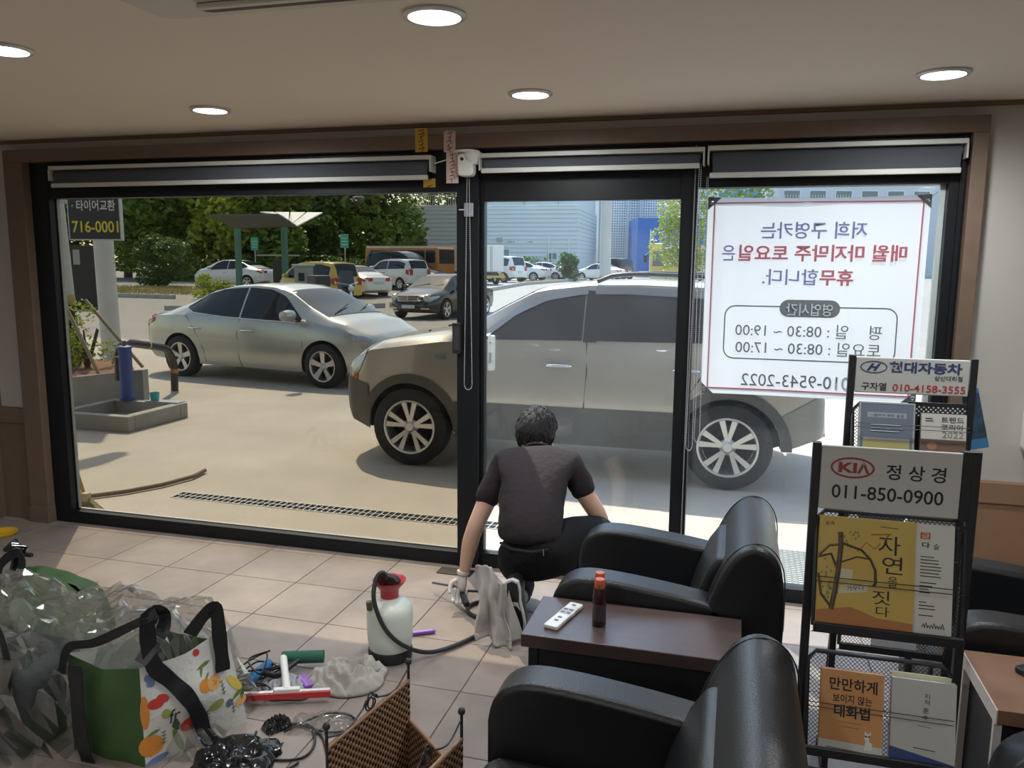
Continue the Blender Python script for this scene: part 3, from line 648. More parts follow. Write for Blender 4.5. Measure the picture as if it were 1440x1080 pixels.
def make_car(name, loc, heading, label, cat, B, wb, R, rr, paint, glass, xs, windows, ws, rw, style='single', track=None, lights=None, extra=None, scale=1, group=None, wheels_only=None):
    """heading: direction of the front in degrees; loc: ground point under the rear axle centre"""
    t = thing(name, loc, label, cat, math.radians(heading), group)
    if scale != 1: t.scale = (scale,)*3 if not isinstance(scale, tuple) else scale
    tm = bpy.data.objects
    m = B.mesh(xs); o = m.build('body', [paint, MATS['wheel_well']], t, smooth=32)
    # wheel openings cut through the body
    cut = MB(); hw = B.I(B.width, wb/2)
    for cx in (0, wb):
        for sg in (-1, 1):
            cut.lathe([(R+.055, min(sg*(hw-.30), sg*(hw+.2))), (R+.055, max(sg*(hw-.30), sg*(hw+.2)))], 32, at=(cx, 0, R*.98), axis='Y')
    co = cut.build('cut', MATS['wheel_well'], t)
    bm_ = o.modifiers.new('arches', 'BOOLEAN'); bm_.operation = 'DIFFERENCE'; bm_.solver = 'EXACT'; bm_.object = co
    bpy.context.view_layer.update()
    dg = bpy.context.evaluated_depsgraph_get(); me = bpy.data.meshes.new_from_object(o.evaluated_get(dg)); o.modifiers.clear(); o.data = me
    bpy.data.objects.remove(co)
    me.materials.clear(); me.materials.append(paint); me.materials.append(MATS['wheel_well'])
    for p in me.polygons:
        c = p.center; d = min(math.hypot(c.x, c.z-R*.98), math.hypot(c.x-wb, c.z-R*.98))
        p.material_index = 1 if (abs(d-(R+.055)) < .012 and abs(p.normal.y) < .3) or (abs(abs(c.y)-(hw-.30)) < .01 and abs(p.normal.y) > .9 and d < R+.06) else 0
        p.use_smooth = True
    me.set_sharp_from_angle(angle=math.radians(32))
    tr = track or hw-.10
    tw, rm = wheel_mesh(R, rr, .20, style); w0 = None
    for cx in (0, wb):
        for sg in (-1, 1):
            if w0 is None:
                w0 = tw.build('wheel', RUBBER, t, smooth=40); w1 = rm.build('rim', ALLOY, w0, smooth=40)
                hb = MB().lathe([(rr-.03,.05),(.05,.05)], 24, axis='Y', caps=False).build('brake_disc', MATS['wheel_well'], w0, fixn=False); w = w0
            else:
                w = w0.copy(); COL.objects.link(w); w.parent = t
                for q in (w1, hb): c = q.copy(); COL.objects.link(c); c.parent = w
            w.location = (cx, sg*tr, R); w.rotation_euler = (0, 0, 0 if sg < 0 else PI)
    for sg in (-1, 1):
        for (x0, x1, lo, hi) in windows: side_patch(B, sg, x0, x1, lo, hi).build('side_window', glass, t, smooth=60)
    if ws: top_patch(B, *ws).build('windscreen', MATS['windscreen_glass'] if glass is DKGLASS else glass, t, smooth=60)
    if rw: top_patch(B, *rw).build('rear_window', glass, t, smooth=60)
    if extra: extra(t, B)
    return t
mat('wheel_well', (.012, .012, .012), .9)
mat('windscreen_glass', (.03,.045,.055), .04, spec=.45)
def carpaint(n, c, metal=.55, rough=.28): return mat(n, c, rough, metal, coat=.8)
HLG = mat('headlight_glass', (.45,.48,.5), .08, .5); TLG = mat('tail_light_red', (.45,.03,.02), .15); SEAM = mat('panel_gap', (.03,.03,.03), .7)
PLATE = mat('number_plate', (.6,.6,.58), .5); GRILL = mat('grille_dark', (.03,.03,.033), .3, .4); PLAS = mat('grey_cladding', (.085,.085,.08), .55)
def seam(B, t, sg, pts):
    m = MB(); q = [(x, sg*(B.side(x, z)+.002), z) for x, z in pts]; m.tube(q, .005, 4); m.build('door_gap', SEAM, t)
def handle(B, t, sg, x, z, mm):
    y = B.side(x, z); m = MB(); m.tube([(x-.10, sg*y, z), (x-.085, sg*(y+.035), z+.004), (x+.085, sg*(y+.035), z+.004), (x+.10, sg*y, z)], .014, 8)
    m.build('door_handle', mm, t, smooth=60)
def mirror(B, t, sg, x, z, mm):
    y = B.side(x, z); m = MB(); m.prism(rrect(-.05, 0, .06, .17, .03), 0, .01); m = MB()
    m.lathe([(.01,-.13),(.07,-.11),(.085,0),(.07,.09),(.01,.11)], 14, axis='Y', at=(x, sg*(y+.16), z+.09))
    m.tube([(x, sg*y, z+.0), (x, sg*(y+.1), z+.05)], .02, 6); m.build('mirror', mm, t, smooth=50)
def lamp(B, t, sg, name, mm, x0, x1, lo, hi): side_patch(B, sg, x0, x1, lo, hi, 8, 4, .007).build(name, mm, t, smooth=60)
def endplate(t, name, mm, x, y0, z0, y1, z1, th=.012): return MB().box(min(x,x+th), y0, z0, max(x,x+th), y1, z1).build(name, mm, t, bevel=.003)
def wiper(t, a, b): MB().tube([a, b], .009, 5).build('wiper', BLK, t)
# ---- the big silver beige SUV right outside
Bv = Body(top=[(-.74,.50),(-.72,.78),(-.66,.98),(-.56,1.12),(-.42,1.34),(-.30,1.50),(-.15,1.585),(.25,1.625),(.75,1.64),(1.15,1.63),(1.50,1.59),(1.62,1.565),(1.9,1.42),(2.15,1.28),(2.38,1.19),(2.7,1.15),(3.0,1.10),(3.22,1.03),(3.36,.93),(3.43,.80),(3.455,.62),(3.46,.5)],
          belt=[(-.74,.9),(-.3,1.17),(.5,1.15),(1.95,1.12),(2.4,1.10),(3.1,1.0),(3.46,.8)],
          width=[(-.74,.62),(-.68,.78),(-.5,.87),(0,.905),(1.3,.915),(2.6,.905),(3.1,.85),(3.3,.76),(3.4,.62),(3.46,.42)],
          roofw=[(-.74,.5),(-.6,.62),(-.1,.66),(.6,.68),(1.5,.67),(2.3,.78),(3.0,.76),(3.46,.35)],
          bot=[(-.74,.42),(-.5,.36),(-.3,.29),(3.0,.28),(3.25,.33),(3.46,.42)])
SUVP = carpaint('champagne_silver_paint', (.47,.44,.39), .35, .32)
def suv_extra(t, B):
    for sg in (-1, 1):
        side_patch(B, sg, .40, 2.27, .285, .60, 20, 4, .012).build('door_cladding', PLAS, t, smooth=50)
        for cx in (0, 2.69): ringpatch(B, sg, cx, .33, .405, .485, 0, 180, .014).build('arch_trim', PLAS, t, smooth=50)
        side_patch(B, sg, 3.09, 3.44, [(3.09,.30),(3.3,.36),(3.44,.45)], [(3.09,.70),(3.44,.78)], 10, 5, .010).build('front_bumper', PLAS, t, smooth=50)
        side_patch(B, sg, -.72, -.40, [(-.72,.44),(-.4,.33)], [(-.72,.80),(-.4,.62)], 8, 4, .010).build('rear_bumper', MATS['suv_rear_grey'], t, smooth=50)
        seam(B, t, sg, [(1.14,1.14),(1.13,.9),(1.15,.6),(1.2,.35)]); seam(B, t, sg, [(2.13,1.12),(2.15,.8),(2.12,.45)]); seam(B, t, sg, [(.12,1.14),(.22,.9),(.40,.62)])
        for x in (1.36, .34): handle(B, t, sg, x, .94, CHROME)
        mirror(B, t, sg, 2.04, 1.13, SUVP)
        lamp(B, t, sg, 'headlight', HLG, 3.12, 3.38, [(3.12,.98),(3.2,.80),(3.38,.70)], [(3.12,1.01),(3.25,.97),(3.38,.82)])
        lamp(B, t, sg, 'turn_signal', mat('amber_lens', (.5,.12,.02), .2), 3.22, 3.40, [(3.22,.735),(3.40,.66)], [(3.22,.80),(3.40,.70)])
        lamp(B, t, sg, 'tail_light', TLG, -.66, -.48, [(-.66,.85),(-.48,.9)], [(-.66,1.0),(-.48,1.15)])
        side_patch(B, sg, 2.34, 2.44, .96, .99, 4, 2, .008).build('side_repeater', HLG, t)
        q = [(x, sg*(B.sec(x)[10][0]-.03), B.I(B.top, x)+.05-.02*abs((x-.34)/.7)**6) for x in np.linspace(-.3, .98, 14)]
        q = [(-.34, q[0][1], q[0][2]-.07)]+q+[(1.10, q[-1][1], q[-1][2]-.05)]
        MB().tube(q, .018, 8).build('roof_rail', mat('dark_rail', (.05,.05,.055), .35), t, smooth=60)
        # chrome weather shields above the windows
        for (x0, x1) in ((1.16, 2.0), (.16, 1.10)):
            def fn(u, v, x0=x0, x1=x1):
                x = x0+(x1-x0)*u; z = B.I(WTOP, x)-.035+.06*v; return (x, sg*(B.side(x, z)+.022-.004*v), z)
            MB().grid(fn, 14, 2).build('rain_visor', mat('visor_clear', (.30,.33,.37), .12, .6), t, smooth=60)
        side_patch(B, sg, 1.06, 1.17, 1.14, 1.55, 3, 6, .009).build('door_pillar', DKGLASS, t, smooth=60)
    wiper(t, (2.25,-.5,1.27), (2.42,.1,1.24)); wiper(t, (2.25,.1,1.27), (2.42,.6,1.22))
    endplate(t, 'grille', GRILL, 3.45, -.32, .62, .32, .78)
    for y in (-.35,.35): MB().lathe([(.012,0),(.015,.01),(.004,.014)], 8, at=(2.7,y,1.145)).build('washer_jet', BLK, t)
mat('suv_rear_grey', (.27,.26,.235), .5)
WTOP = [(-.35,1.30),(-.15,1.47),(.2,1.535),(.8,1.56),(1.2,1.555),(1.5,1.50),(1.75,1.38),(2.03,1.16)]
xsv = sorted(set([-.74,-.73,-.70,-.66]+[round(x, 3) for x in np.linspace(-.60, 3.2, 58)]+[3.28,3.34,3.38,3.41,3.43,3.445,3.455,3.46]))
SUV = make_car('suv', (-.03, 7.345, -.085), 180, 'large beige-silver SUV parked side-on right outside the shop windows', 'car', Bv, 2.69, .345, .235, SUVP, DKGLASS, xsv,
    [(1.18, 2.0, [(1.18,1.15),(2.0,1.135)], WTOP), (.14, 1.07, [(.14,1.16),(1.07,1.15)], WTOP), (-.45, .08, [(-.45,1.24),(.08,1.17)], [(-.45,1.26),(-.15,1.45),(.08,1.50)])],
    (1.64, 2.34, .93, .97), (-.56, -.22, .9), 'double', track=.80, extra=suv_extra)
# ---- silver sedan
def sedan_body(L0=-.85, wb=2.65, L1=.85, h=1.44, w=.885, trunk=.98, hood=.97, rx=.0):
    F = wb+L1
    return Body(top=[(L0,.50),(L0+.015,.78),(L0+.06,trunk-.07),(L0+.18,trunk),(L0+.45,trunk+.04),(.02,trunk+.17),(.45,h-.11),(.9,h-.02),(1.3,h),(1.65,h-.02),(1.95,h-.09),(2.35,h-.30),(2.72,hood+.02),(2.95,hood-.03),(F-.45,hood-.10),(F-.2,hood-.20),(F-.07,.66),(F-.01,.52),(F,.42)],
          belt=[(L0,.84),(-.4,.93),(.1,.955),(1.2,.925),(2.4,.89),(3.0,.82),(F,.60)],
          width=[(L0,.56),(L0+.06,.72),(L0+.25,w*.93),(-.2,w*.985),(1.3,w),(wb,w*.985),(F-.45,w*.93),(F-.2,w*.80),(F-.07,w*.62),(F,w*.40)],
          roofw=[(L0,.55),(-.3,.62),(.4,.58),(1,.57),(1.8,.57),(2.4,.68),(2.9,.74),(F-.2,.6),(F,.3)],
          bot=[(L0,.38),(L0+.3,.26),(.4,.2),(2.3,.19),(F-.4,.22),(F,.32)])
def sxs(L0, F): return sorted(set([L0, L0+.006, L0+.02, L0+.05, L0+.09]+[round(x, 3) for x in np.linspace(L0+.15, F-.25, 52)]+[F-.19, F-.13, F-.08, F-.05, F-.025, F-.01, F]))
def sedan_extra(mm, handles=CHROME, detail=True, rear_lamp=.28, wb=2.65, L0=-.85, L1=.85, plate=True):
    F = wb+L1
    def ex(t, B):
        for sg in (-1, 1):
            mirror(B, t, sg, 2.18, .92, mm)
            lamp(B, t, sg, 'headlight', HLG, F-.55, F-.12, [(F-.55,.74),(F-.12,.58)], [(F-.55,.78),(F-.3,.75),(F-.12,.66)])
            lamp(B, t, sg, 'tail_light', TLG, L0+.04, L0+.04+rear_lamp, [(L0+.04,.74),(L0+.04+rear_lamp,.84)], [(L0+.04,.92),(L0+.04+rear_lamp,.91)])
            if detail:
                seam(B, t, sg, [(1.17,.93),(1.14,.7),(1.16,.35),(1.2,.22)]); seam(B, t, sg, [(2.28,.9),(2.32,.6),(2.28,.25)]); seam(B, t, sg, [(.12,.95),(.30,.75),(.48,.45),(.5,.25)])
                for x in (1.33, .32): handle(B, t, sg, x, .76, handles)
                q = [(x, sg*(B.side(x, B.I(SBOT, x))+.012), B.I(SBOT, x)-.006) for x in np.linspace(.1, 2.28, 16)]
                MB().tube(q, .008, 5).build('window_trim', handles, t)
        endplate(t, 'grille', GRILL, F-.035, -.32, .52, .32, .62, .04)
        if plate:
            endplate(t, 'number_plate', PLATE, F+.002, -.24, .38, .24, .49); endplate(t, 'number_plate', PLATE, L0-.012, -.26, .62, .26, .74)
        for sg in (-1, 1): endplate(t, 'tail_light', TLG, L0-.008, min(sg*.34, sg*.56), .76, max(sg*.34, sg*.56), .90)
        wiper(t, (2.62,-.5,1.03), (2.45,.05,1.14)); wiper(t, (2.62,.1,1.03), (2.45,.55,1.12))
    return ex
SBOT = [(.05,1.06),(.2,1.0),(.8,.955),(1.5,.93),(2.3,.91)]
STOP = [(.05,1.08),(.35,1.25),(.7,1.345),(1.2,1.375),(1.6,1.355),(1.9,1.25),(2.3,.93)]
SEDW = [(.06, 1.15, SBOT, STOP), (1.19, 2.26, SBOT, STOP)]
def sedan(name, loc, hd, label, paint, L0=-.85, wb=2.65, L1=.85, h=1.44, scale=1, glass=DKGLASS, **k):
    B = sedan_body(L0, wb, L1, h); st = [(a, z+(h-1.44)*min(1, max(0, (z-.95)/.4))) for a, z in STOP]
    return make_car(name, loc, hd, label, 'car', B, wb, .315, .215, paint, glass, sxs(L0, wb+L1), [(a, b, lo, st) for a, b, lo, _ in SEDW],
                    (1.92, 2.66, .95, .97), (.02, .62, .86, .92), extra=sedan_extra(paint, wb=wb, L0=L0, L1=L1, **k), scale=scale)
SIL = carpaint('silver_sedan_paint', (.46,.475,.445), .55, .3)
hd = math.degrees(math.atan2(10.316-10.725, 2.69))
n_ = Vector((math.sin(math.radians(hd)), -math.cos(math.radians(hd)), 0))*-.80
sedan('sedan', (-8.27+n_.x, 10.72+n_.y, -.10), hd, 'silver sedan with dark windows parked behind the SUV, nose to the right', SIL, L0=-.87, L1=.90, scale=1.015)
# ---- dark luxury sedan facing the camera
BLU = carpaint('black_blue_paint', (.012,.014,.018), .5, .18)
def dark_extra(t, B):
    sedan_extra(BLU, L0=-.95, wb=2.85, L1=.9)(t, B); F = 3.75
    g = MB().prism([(-.36,.60),(.36,.60),(.42,.80),(-.42,.80)], F-.02, F+.03, 'YZ').build('chrome_grille_surround', CHROME, t, bevel=.01)
    g = MB().prism([(-.33,.62),(.33,.62),(.38,.775),(-.38,.775)], F+.02, F+.035, 'YZ').build('grille_mesh', GRILL, t)
    for k in range(4): MB().box(F+.034, -.34-.01*k, .635+k*.035, F+.042, .34+.01*k, .645+k*.035).build('grille_slat', CHROME, t)
    MB().box(F+.034, -.012, .62, F+.045, .012, .775).build('grille_bar', CHROME, t)
    for sg in (-1, 1):
        MB().lathe([(.001,.09),(.10,.08),(.14,.0)], 16, axis='X', at=(F-.17, sg*.60, .70)).build('headlight', mat('clear_lens', (.5,.52,.52), .06, .3), t, smooth=50)
        MB().box(F-.06, min(sg*.45,sg*.72), .36, F-.02, max(sg*.45,sg*.72), .40).build('bumper_strip', CHROME, t)
B = sedan_body(-.95, 2.85, .9, 1.47, .93)
fr = Vector((-10.0, 25.0, 0)); hdg = -99; d = Vector((math.cos(math.radians(hdg)), math.sin(math.radians(hdg)), 0)); rp = fr-d*2.85
make_car('dark_sedan', (rp.x, rp.y, gz(26)), hdg, 'black luxury sedan facing the shop with the sun glinting on its windscreen', 'car', B, 2.85, .33, .235, BLU, mat('windscreen_bright', (.05,.065,.07), .05), sxs(-.95, 3.75),
    [(a, b, lo, [(x, z+.02) for x, z in hi]) for a, b, lo, hi in SEDW], (1.92, 2.70, .95, .97), (.02, .62, .86), extra=dark_extra, scale=1.0)
# ---- hatchback / van / suv bodies for the parked row
def hatch_body(h, L0=-.6, wb=2.4, L1=.65, w=.8, hood=1.0, nose=.45):
    F = wb+L1
    return Body(top=[(L0,.5),(L0+.015,.85),(L0+.05,1.0),(L0+.16,h-.22),(L0+.26,h-.06),(.1,h-.01),(1.0,h),(1.45,h-.03),(1.75,h-.12),(2.15,h-.36),(2.45,hood+.03),(2.7,hood-.03),(F-.1,.8),(F-.02,.6),(F,nose)],
          belt=[(L0,.96),(.5,.99),(2,.93),(F,.62)], width=[(L0,.64),(L0+.06,.72),(L0+.3,w*.97),(1.2,w),(wb,w*.98),(F-.2,w*.85),(F-.05,w*.65),(F,w*.45)],
          roofw=[(L0,.55),(.2,w-.2),(1.5,w-.2),(2.4,w-.1),(F,.35)], bot=[(L0,.34),(0,.22),(wb,.2),(F,.3)])
def hatch(name, loc, hd, label, paint, h=1.5, scale=1, glass=DKGLASS, cat='car', wb=2.4, extra2=None, **k):
    B = hatch_body(h, wb=wb, **k); L0 = k.get('L0', -.6); F = wb+k.get('L1', .65)
    hi = [(L0+.3,h-.22),(.2,h-.12),(1.2,h-.10),(1.6,h-.15),(2.0,h-.38),(2.2,.99)]
    def ex(t, B):
        for sg in (-1, 1):
            lamp(B, t, sg, 'tail_light', TLG, L0+.03, L0+.20, [(L0+.03,.72),(L0+.2,.80)], [(L0+.03,1.02),(L0+.2,.98)])
            lamp(B, t, sg, 'headlight', HLG, F-.4, F-.08, [(F-.4,.68),(F-.08,.6)], [(F-.4,.8),(F-.08,.68)])
            mirror(B, t, sg, 2.0, .97, paint); seam(B, t, sg, [(1.05,.97),(1.05,.3)]); seam(B, t, sg, [(.18,.98),(.35,.6),(.4,.3)]); handle(B, t, sg, 1.2, .82, BLK)
            endplate(t, 'tail_light', TLG, L0-.01, min(sg*.46,sg*.63), .72, max(sg*.46,sg*.63), 1.0)
        endplate(t, 'number_plate', PLATE, L0-.014, -.22, .60, .22, .72)
        endplate(t, 'rear_bumper', paint, L0-.03, -.62, .34, .62, .52, .06)
        if extra2: extra2(t, B)
    return make_car(name, loc, hd, label, cat, B, wb, .29*(h/1.5)**.5, .19, paint, glass, sxs(L0, F),
        [(L0+.32, .95, [(L0+.32,1.03),(.95,1.0)], hi), (1.0, 2.1, [(1.0,1.0),(2.1,.97)], hi)], (1.72, 2.42, .94, .96), (L0+.065, L0+.24, .9), extra=ex, scale=scale)
YEL = carpaint('yellow_paint', (.62,.42,.06), .05, .35); WHT = carpaint('white_paint', (.74,.74,.70), .0, .3); WH2 = carpaint('pearl_white_paint', (.66,.68,.68), .1, .3)
BKP = carpaint('black_van_paint', (.02,.024,.026), .4, .25)
def ground(x, y): return (x, y, gz(y))
def row(fn, rr, hd, *a, **k):
    """rr: rear-centre ground point"""
    return fn(a[0], (rr[0]+math.cos(math.radians(hd))*a[1], rr[1]+math.sin(math.radians(hd))*a[1], gz(rr[1])), hd, *a[2:], **k)
row(hatch, (-15.3,30.4), 160, 'yellow_hatchback', .75, 'small yellow hatchback seen from behind, right of the ticket box', YEL, h=1.62, scale=1.08, wb=2.3)
sedan('white_sedan', (-16.4, 34.3, gz(32.5)), 150, 'white sedan seen from behind, between the yellow hatchback and the white hatchback', WHT, scale=1.05)
row(hatch, (-15.4,38.4), 153, 'white_hatchback', .75, 'silver-white hatchback seen from behind, second in the parked row before the black van', WH2, h=1.50, scale=1.05)
BV = hatch_body(1.95, -.8, 3.0, .8, .95, 1.15)
row(hatch, (-20.2,42.7), -10, 'black_van', .9, 'long black van parked nose to the right behind the white hatchback', BKP, h=1.95, wb=3.0, L0=-.9, L1=.85, w=.95, hood=1.15)
row(hatch, (-13.6,51.3), 155, 'white_suv', .8, 'white SUV seen from behind, right of the parked truck', WHT, h=1.65, scale=1.05, wb=2.6, w=.9)
sedan('pale_sedan', (-14.0, 57.2, gz(56)), 172, 'pale blue-white sedan at the far end of the car park row', WH2, scale=.98)
sedan('pale_sedan', (-13.0, 59.8, gz(59)), 172, 'pale sedan half hidden beyond the farthest parked sedan', WHT, scale=.95)
sedan('white_sedan', (-24.9, 38.5, gz(38)), 150+28, 'white sedan parked nose left before the green hedge, behind the yellow bush', WH2, scale=1.03)
row(hatch, (-8.6,67.6), 150, 'dark_suv', .8, 'dark SUV parked between the power pole and the blue building', BKP, h=1.75, wb=2.6, w=.9)
sedan('white_sedan', (-9.2, 62.0, gz(60)), 160, 'white car just right of the power pole, mostly hidden', WHT, scale=.9)
# ---- truck and buses
def boxvan(name, loc, hd, label, cat, L, Wd, H, z0, body, cab=None, wins=(), scale=1, stripe=None):
    t = thing(name, loc, label, cat, math.radians(hd))
    MB().prism(rrect(0, z0, L, H, .12), -Wd/2, Wd/2).build('body', body, t, bevel=.06)
    R = .42
    tw, rm = wheel_mesh(R, .25, .24, 'single'); w0 = None
    for cx in (.2*L, .8*L):
        for sg in (-1, 1):
            if w0 is None: w0 = tw.build('wheel', RUBBER, t, smooth=40); w1 = rm.build('rim', ALLOY, w0, smooth=40); w = w0
            else: w = w0.copy(); COL.objects.link(w); w.parent = t; c = w1.copy(); COL.objects.link(c); c.parent = w
            w.location = (cx, sg*(Wd/2-.10), R); w.rotation_euler = (0, 0, 0 if sg < 0 else PI)
    for sg in (-1, 1):
        for (x0, x1, a, b) in wins:
            y = sg*(Wd/2+.012); MB().prism(rrect(x0, a, x1, b, .06), y-.01, y+.01).build('side_window', DKGLASS, t)
        if stripe: MB().box(.1, sg*(Wd/2+.006)-.006, stripe[0], L-.1, sg*(Wd/2+.006)+.006, stripe[1]).build('stripe', stripe[2], t)
    return t
ORG = mat('orange_paint', (.50,.20,.05), .4)
t = boxvan('orange_bus', ground(-21.2, 45.3), -10, 'orange minibus with big windows behind the black van', 'bus', 5.0, 1.9, 2.1, .45, ORG, wins=[(.4,1.5,1.25,1.95),(1.65,2.8,1.25,1.95),(2.95,4.1,1.25,1.95),(4.2,4.8,1.25,1.95)], stripe=(2.08,2.2,mat('pale_stripe',(.7,.6,.45),.5)))
endplate(t, 'windscreen', DKGLASS, 5.0, -.85, 1.2, .85, 2.0)
TK = mat('cream_box', (.62,.55,.45), .55); TK2 = mat('pale_box_door', (.70,.68,.62), .5)
t = thing('box_truck', (-13.95, 45.6, gz(45)), 'cream box truck seen from behind with yellow lamps, beside the white siding', 'truck', math.radians(130))
MB().box(.05, -.82, .75, 4.2, .82, 2.30).build('cargo_box', TK, t, bevel=.02)
for s in (-1, 1): d = MB().box(0, min(0,s*.80)+.01, .78, .05, max(0,s*.80)-.01, 2.26).build('rear_door', TK2, t, bevel=.01); MB().box(-.02, s*.06-.01, .8, 0, s*.06+.01, 2.24).build('lock_bar', STEEL, d)
MB().box(.1, -.4, .45, 5.3, .4, .75).build('chassis', BLK, t)
MB().prism([(4.3,.5),(5.8,.5),(5.85,1.2),(5.55,2.0),(4.3,2.05)], -.8, .8).build('cab', mat('truck_blue_cab', (.3,.34,.4), .35), t, bevel=.04)
MB().box(-.12,-.8,.42,-.04,.8,.55).build('rear_bumper', mat('yellow_black_bumper', (.60,.42,.05), .5), t, bevel=.01)
for s in (-1, 1): MB().box(-.08, s*.65-.12, .56, -.02, s*.65+.12, .68).build('rear_lamp', mat('amber_rear_lamp', (.6,.3,.03), .3), t, bevel=.01)
tw, rm = wheel_mesh(.36, .2, .22, 'single'); w0 = None
for cx in (.9, 4.8):
    for sg in (-1, 1):
        if w0 is None: w0 = tw.build('wheel', RUBBER, t, smooth=40); w1 = rm.build('rim', ALLOY, w0, smooth=40); w = w0
        else: w = w0.copy(); COL.objects.link(w); w.parent = t; c = w1.copy(); COL.objects.link(c); c.parent = w
        w.location = (cx, sg*.68, .36); w.rotation_euler = (0, 0, 0 if sg < 0 else PI)
# yellow bus face-on by the blue building
t = boxvan('yellow_bus', ground(-2.9, 49.6), -97, 'yellow school minibus facing the shop, at the foot of the blue building', 'bus', 6, 2.0, 2.35, .4, YEL, wins=[(.5,1.7,1.2,1.95),(1.9,3.1,1.2,1.95),(3.3,4.6,1.2,1.95)])
endplate(t, 'windscreen', mat('bus_windscreen', (.10,.13,.15), .08), 6.0, -.85, 1.15, .85, 1.95)
endplate(t, 'bumper', mat('cream_bumper', (.5,.45,.35), .5), 6.0, -.95, .4, .95, .62, .08)
for s in (-1, 1):
    endplate(t, 'headlight', HLG, 6.0, min(s*.6,s*.88), .72, max(s*.6,s*.88), .92, .03)
    MB().bar((5.95, s*1.0, 1.9), (6.2, s*1.2, 1.7), .05).build('mirror_arm', BLK, t); MB().box(6.1, s*1.2-.1, 1.35, 6.18, s*1.2+.1, 1.75).build('mirror', BLK, t, bevel=.02)
endplate(t, 'top_sign', PAPER, 6.0, -.5, 2.05, .5, 2.25)
# ---- motorcycle
t = thing('motorcycle', (-11.15, 21.3, gz(21.5)), 'black delivery motorcycle parked behind the bonnet of the silver sedan', 'motorcycle', math.radians(-28)); t.scale = (1.15,)*3
for x in (-.65, .65):
    w = MB().lathe([(.22,-.04),(.29,-.05),(.31,0),(.29,.05),(.22,.04)], 28, axis='Y', at=(0,0,0), caps=False).build('wheel', RUBBER, t, smooth=40); w.location = (x, 0, .31)
    m = MB()
    for k in range(6): a = k*PI/3; m.bar((0,0,0), (.23*math.cos(a),0,.23*math.sin(a)), .03)
    m.build('spokes', ALLOY, w)
BG = mat('black_gloss', (.012,.012,.014), .2)
MB().prism([(-.75,.55),(-.1,.50),(.15,.32),(.45,.35),(.55,.9),(.42,1.0),(.2,.70),(-.1,.72),(-.8,.80)], -.13, .13).build('body', BG, t, bevel=.04)
MB().prism(rrect(-.75, .72, .05, .84, .05), -.14, .14).build('seat', mat('seat_black', (.02,.02,.02), .7), t, bevel=.03)
MB().prism(rrect(-1.05, .82, -.6, 1.22, .06), -.22, .22).build('delivery_box', mat('grey_black_box', (.03,.032,.035), .4), t, bevel=.03)
MB().tube([(.40,-.33,1.06),(.5,0,1.0),(.40,.33,1.06)], .018, 6).build('handlebar', CHROME, t); MB().bar((.5,0,1.0),(.66,0,.31),.07).build('fork', CHROME, t)
MB().lathe([(.001,.06),(.07,.05),(.09,0)], 14, axis='X', at=(.58,0,.92)).build('headlight', HLG, t, smooth=50)
MB().prism([(.28,.9),(.48,.95),(.38,1.35)], -.2, .2).build('windshield', mat('smoke_screen', (.06,.06,.07), .1), t, bevel=.01)
# ================================================================== INSIDE
# ---- roller blinds
BF = mat('blind_fabric', (.060,.068,.078), .8, noise_=(30,.5,(.052,.060,.070))); BRAIL = mat('blind_rail', (.55,.54,.50), .4)
BEAD = mat('bead_chain', (.55,.56,.57), .3, .5)
def blind(x0, x1, zt, zb, y, label):
    t = thing('roller_blind', ((x0+x1)/2, y, zb), label, 'blind', group='roller blinds above the shop windows'); w = (x1-x0)/2; h = zt-zb
    MB().box(-w, -.035, h-.022, w, .04, h).build('head_rail', BRAIL, t, bevel=.003)
    m = MB(); m.box(-w, -.04, h-.085, -w+.008, .04, h); m.box(w-.008, -.04, h-.085, w, .04, h)
    for s in (0, 1): mm = MB(); a = (-w, w-.008)[s]; mm.box(a, -.04, h-.085, a+.008, .04, h-.02); mm.build('end_bracket', BRAIL, t, bevel=.002)
    MB().tube([(-w+.02,0,h-.05),(w-.02,0,h-.05)], .024, 14).build('roller', BF, t, smooth=50)
    MB().box(-w+.025, -.026, .015, w-.025, -.023, h-.05).build('fabric', BF, t)
    MB().box(-w+.012, -.034, -.004, w-.022, -.014, .020).build('bottom_bar', BRAIL, t, bevel=.003)
    return t
blind(-4.00, -1.565, 2.232, 2.112, 4.075, 'dark roller blind rolled up above the large left window')
blind(-1.305, -.185, 2.232, 2.138, 4.075, 'dark roller blind rolled up above the shop door, the shortest drop')
blind(-.172, .935, 2.236, 2.092, 4.075, 'dark bluish roller blind above the banner window, hanging lowest')
def chain(x, z0, z1, y, dx, label, n=None):
    t = thing('blind_chain', (x, y, z1), label, 'chain'); L = z0-z1; pts = []
    k = int(L/.0105)
    m = MB()
    def bead(px, pz): m.lathe([(.0006,-.0034),(.0034,0),(.0006,.0034)], 6, at=(px,0,pz), caps=False)
    for i in range(k):
        f = i/k; w = dx*(.35+.65*min(1, (1-f)*2.2)) if f > .0 else dx
        w = dx*(1-.75*f)
        z = .03+f*(L-.03); bead(-w, z); bead(w, z)
    for i in range(9): a = PI+PI*i/8; bead(dx*math.cos(a), .03+.03*math.sin(a))
    m.build('beads', BEAD, t, smooth=80)['kind'] = 'stuff'
    MB().tube([(-dx*.25,0,L),(-dx,0,.03),(-dx*.7,0,.008),(0,0,0),(dx*.7,0,.008),(dx,0,.03),(dx*.25,0,L)], .0008, 4).build('cord', BEAD, t)
    return t
chain(-1.372, 2.135, 1.01, 4.07, .022, 'white bead chain loop hanging in front of the black post left of the door')
chain(-.205, 2.16, .76, 4.065, .016, 'bead chain loop hanging beside the left edge of the white banner')
chain(-.170, 2.10, .80, 4.09, .013, 'second bead chain hanging just right of the door frame, touching the banner edge')
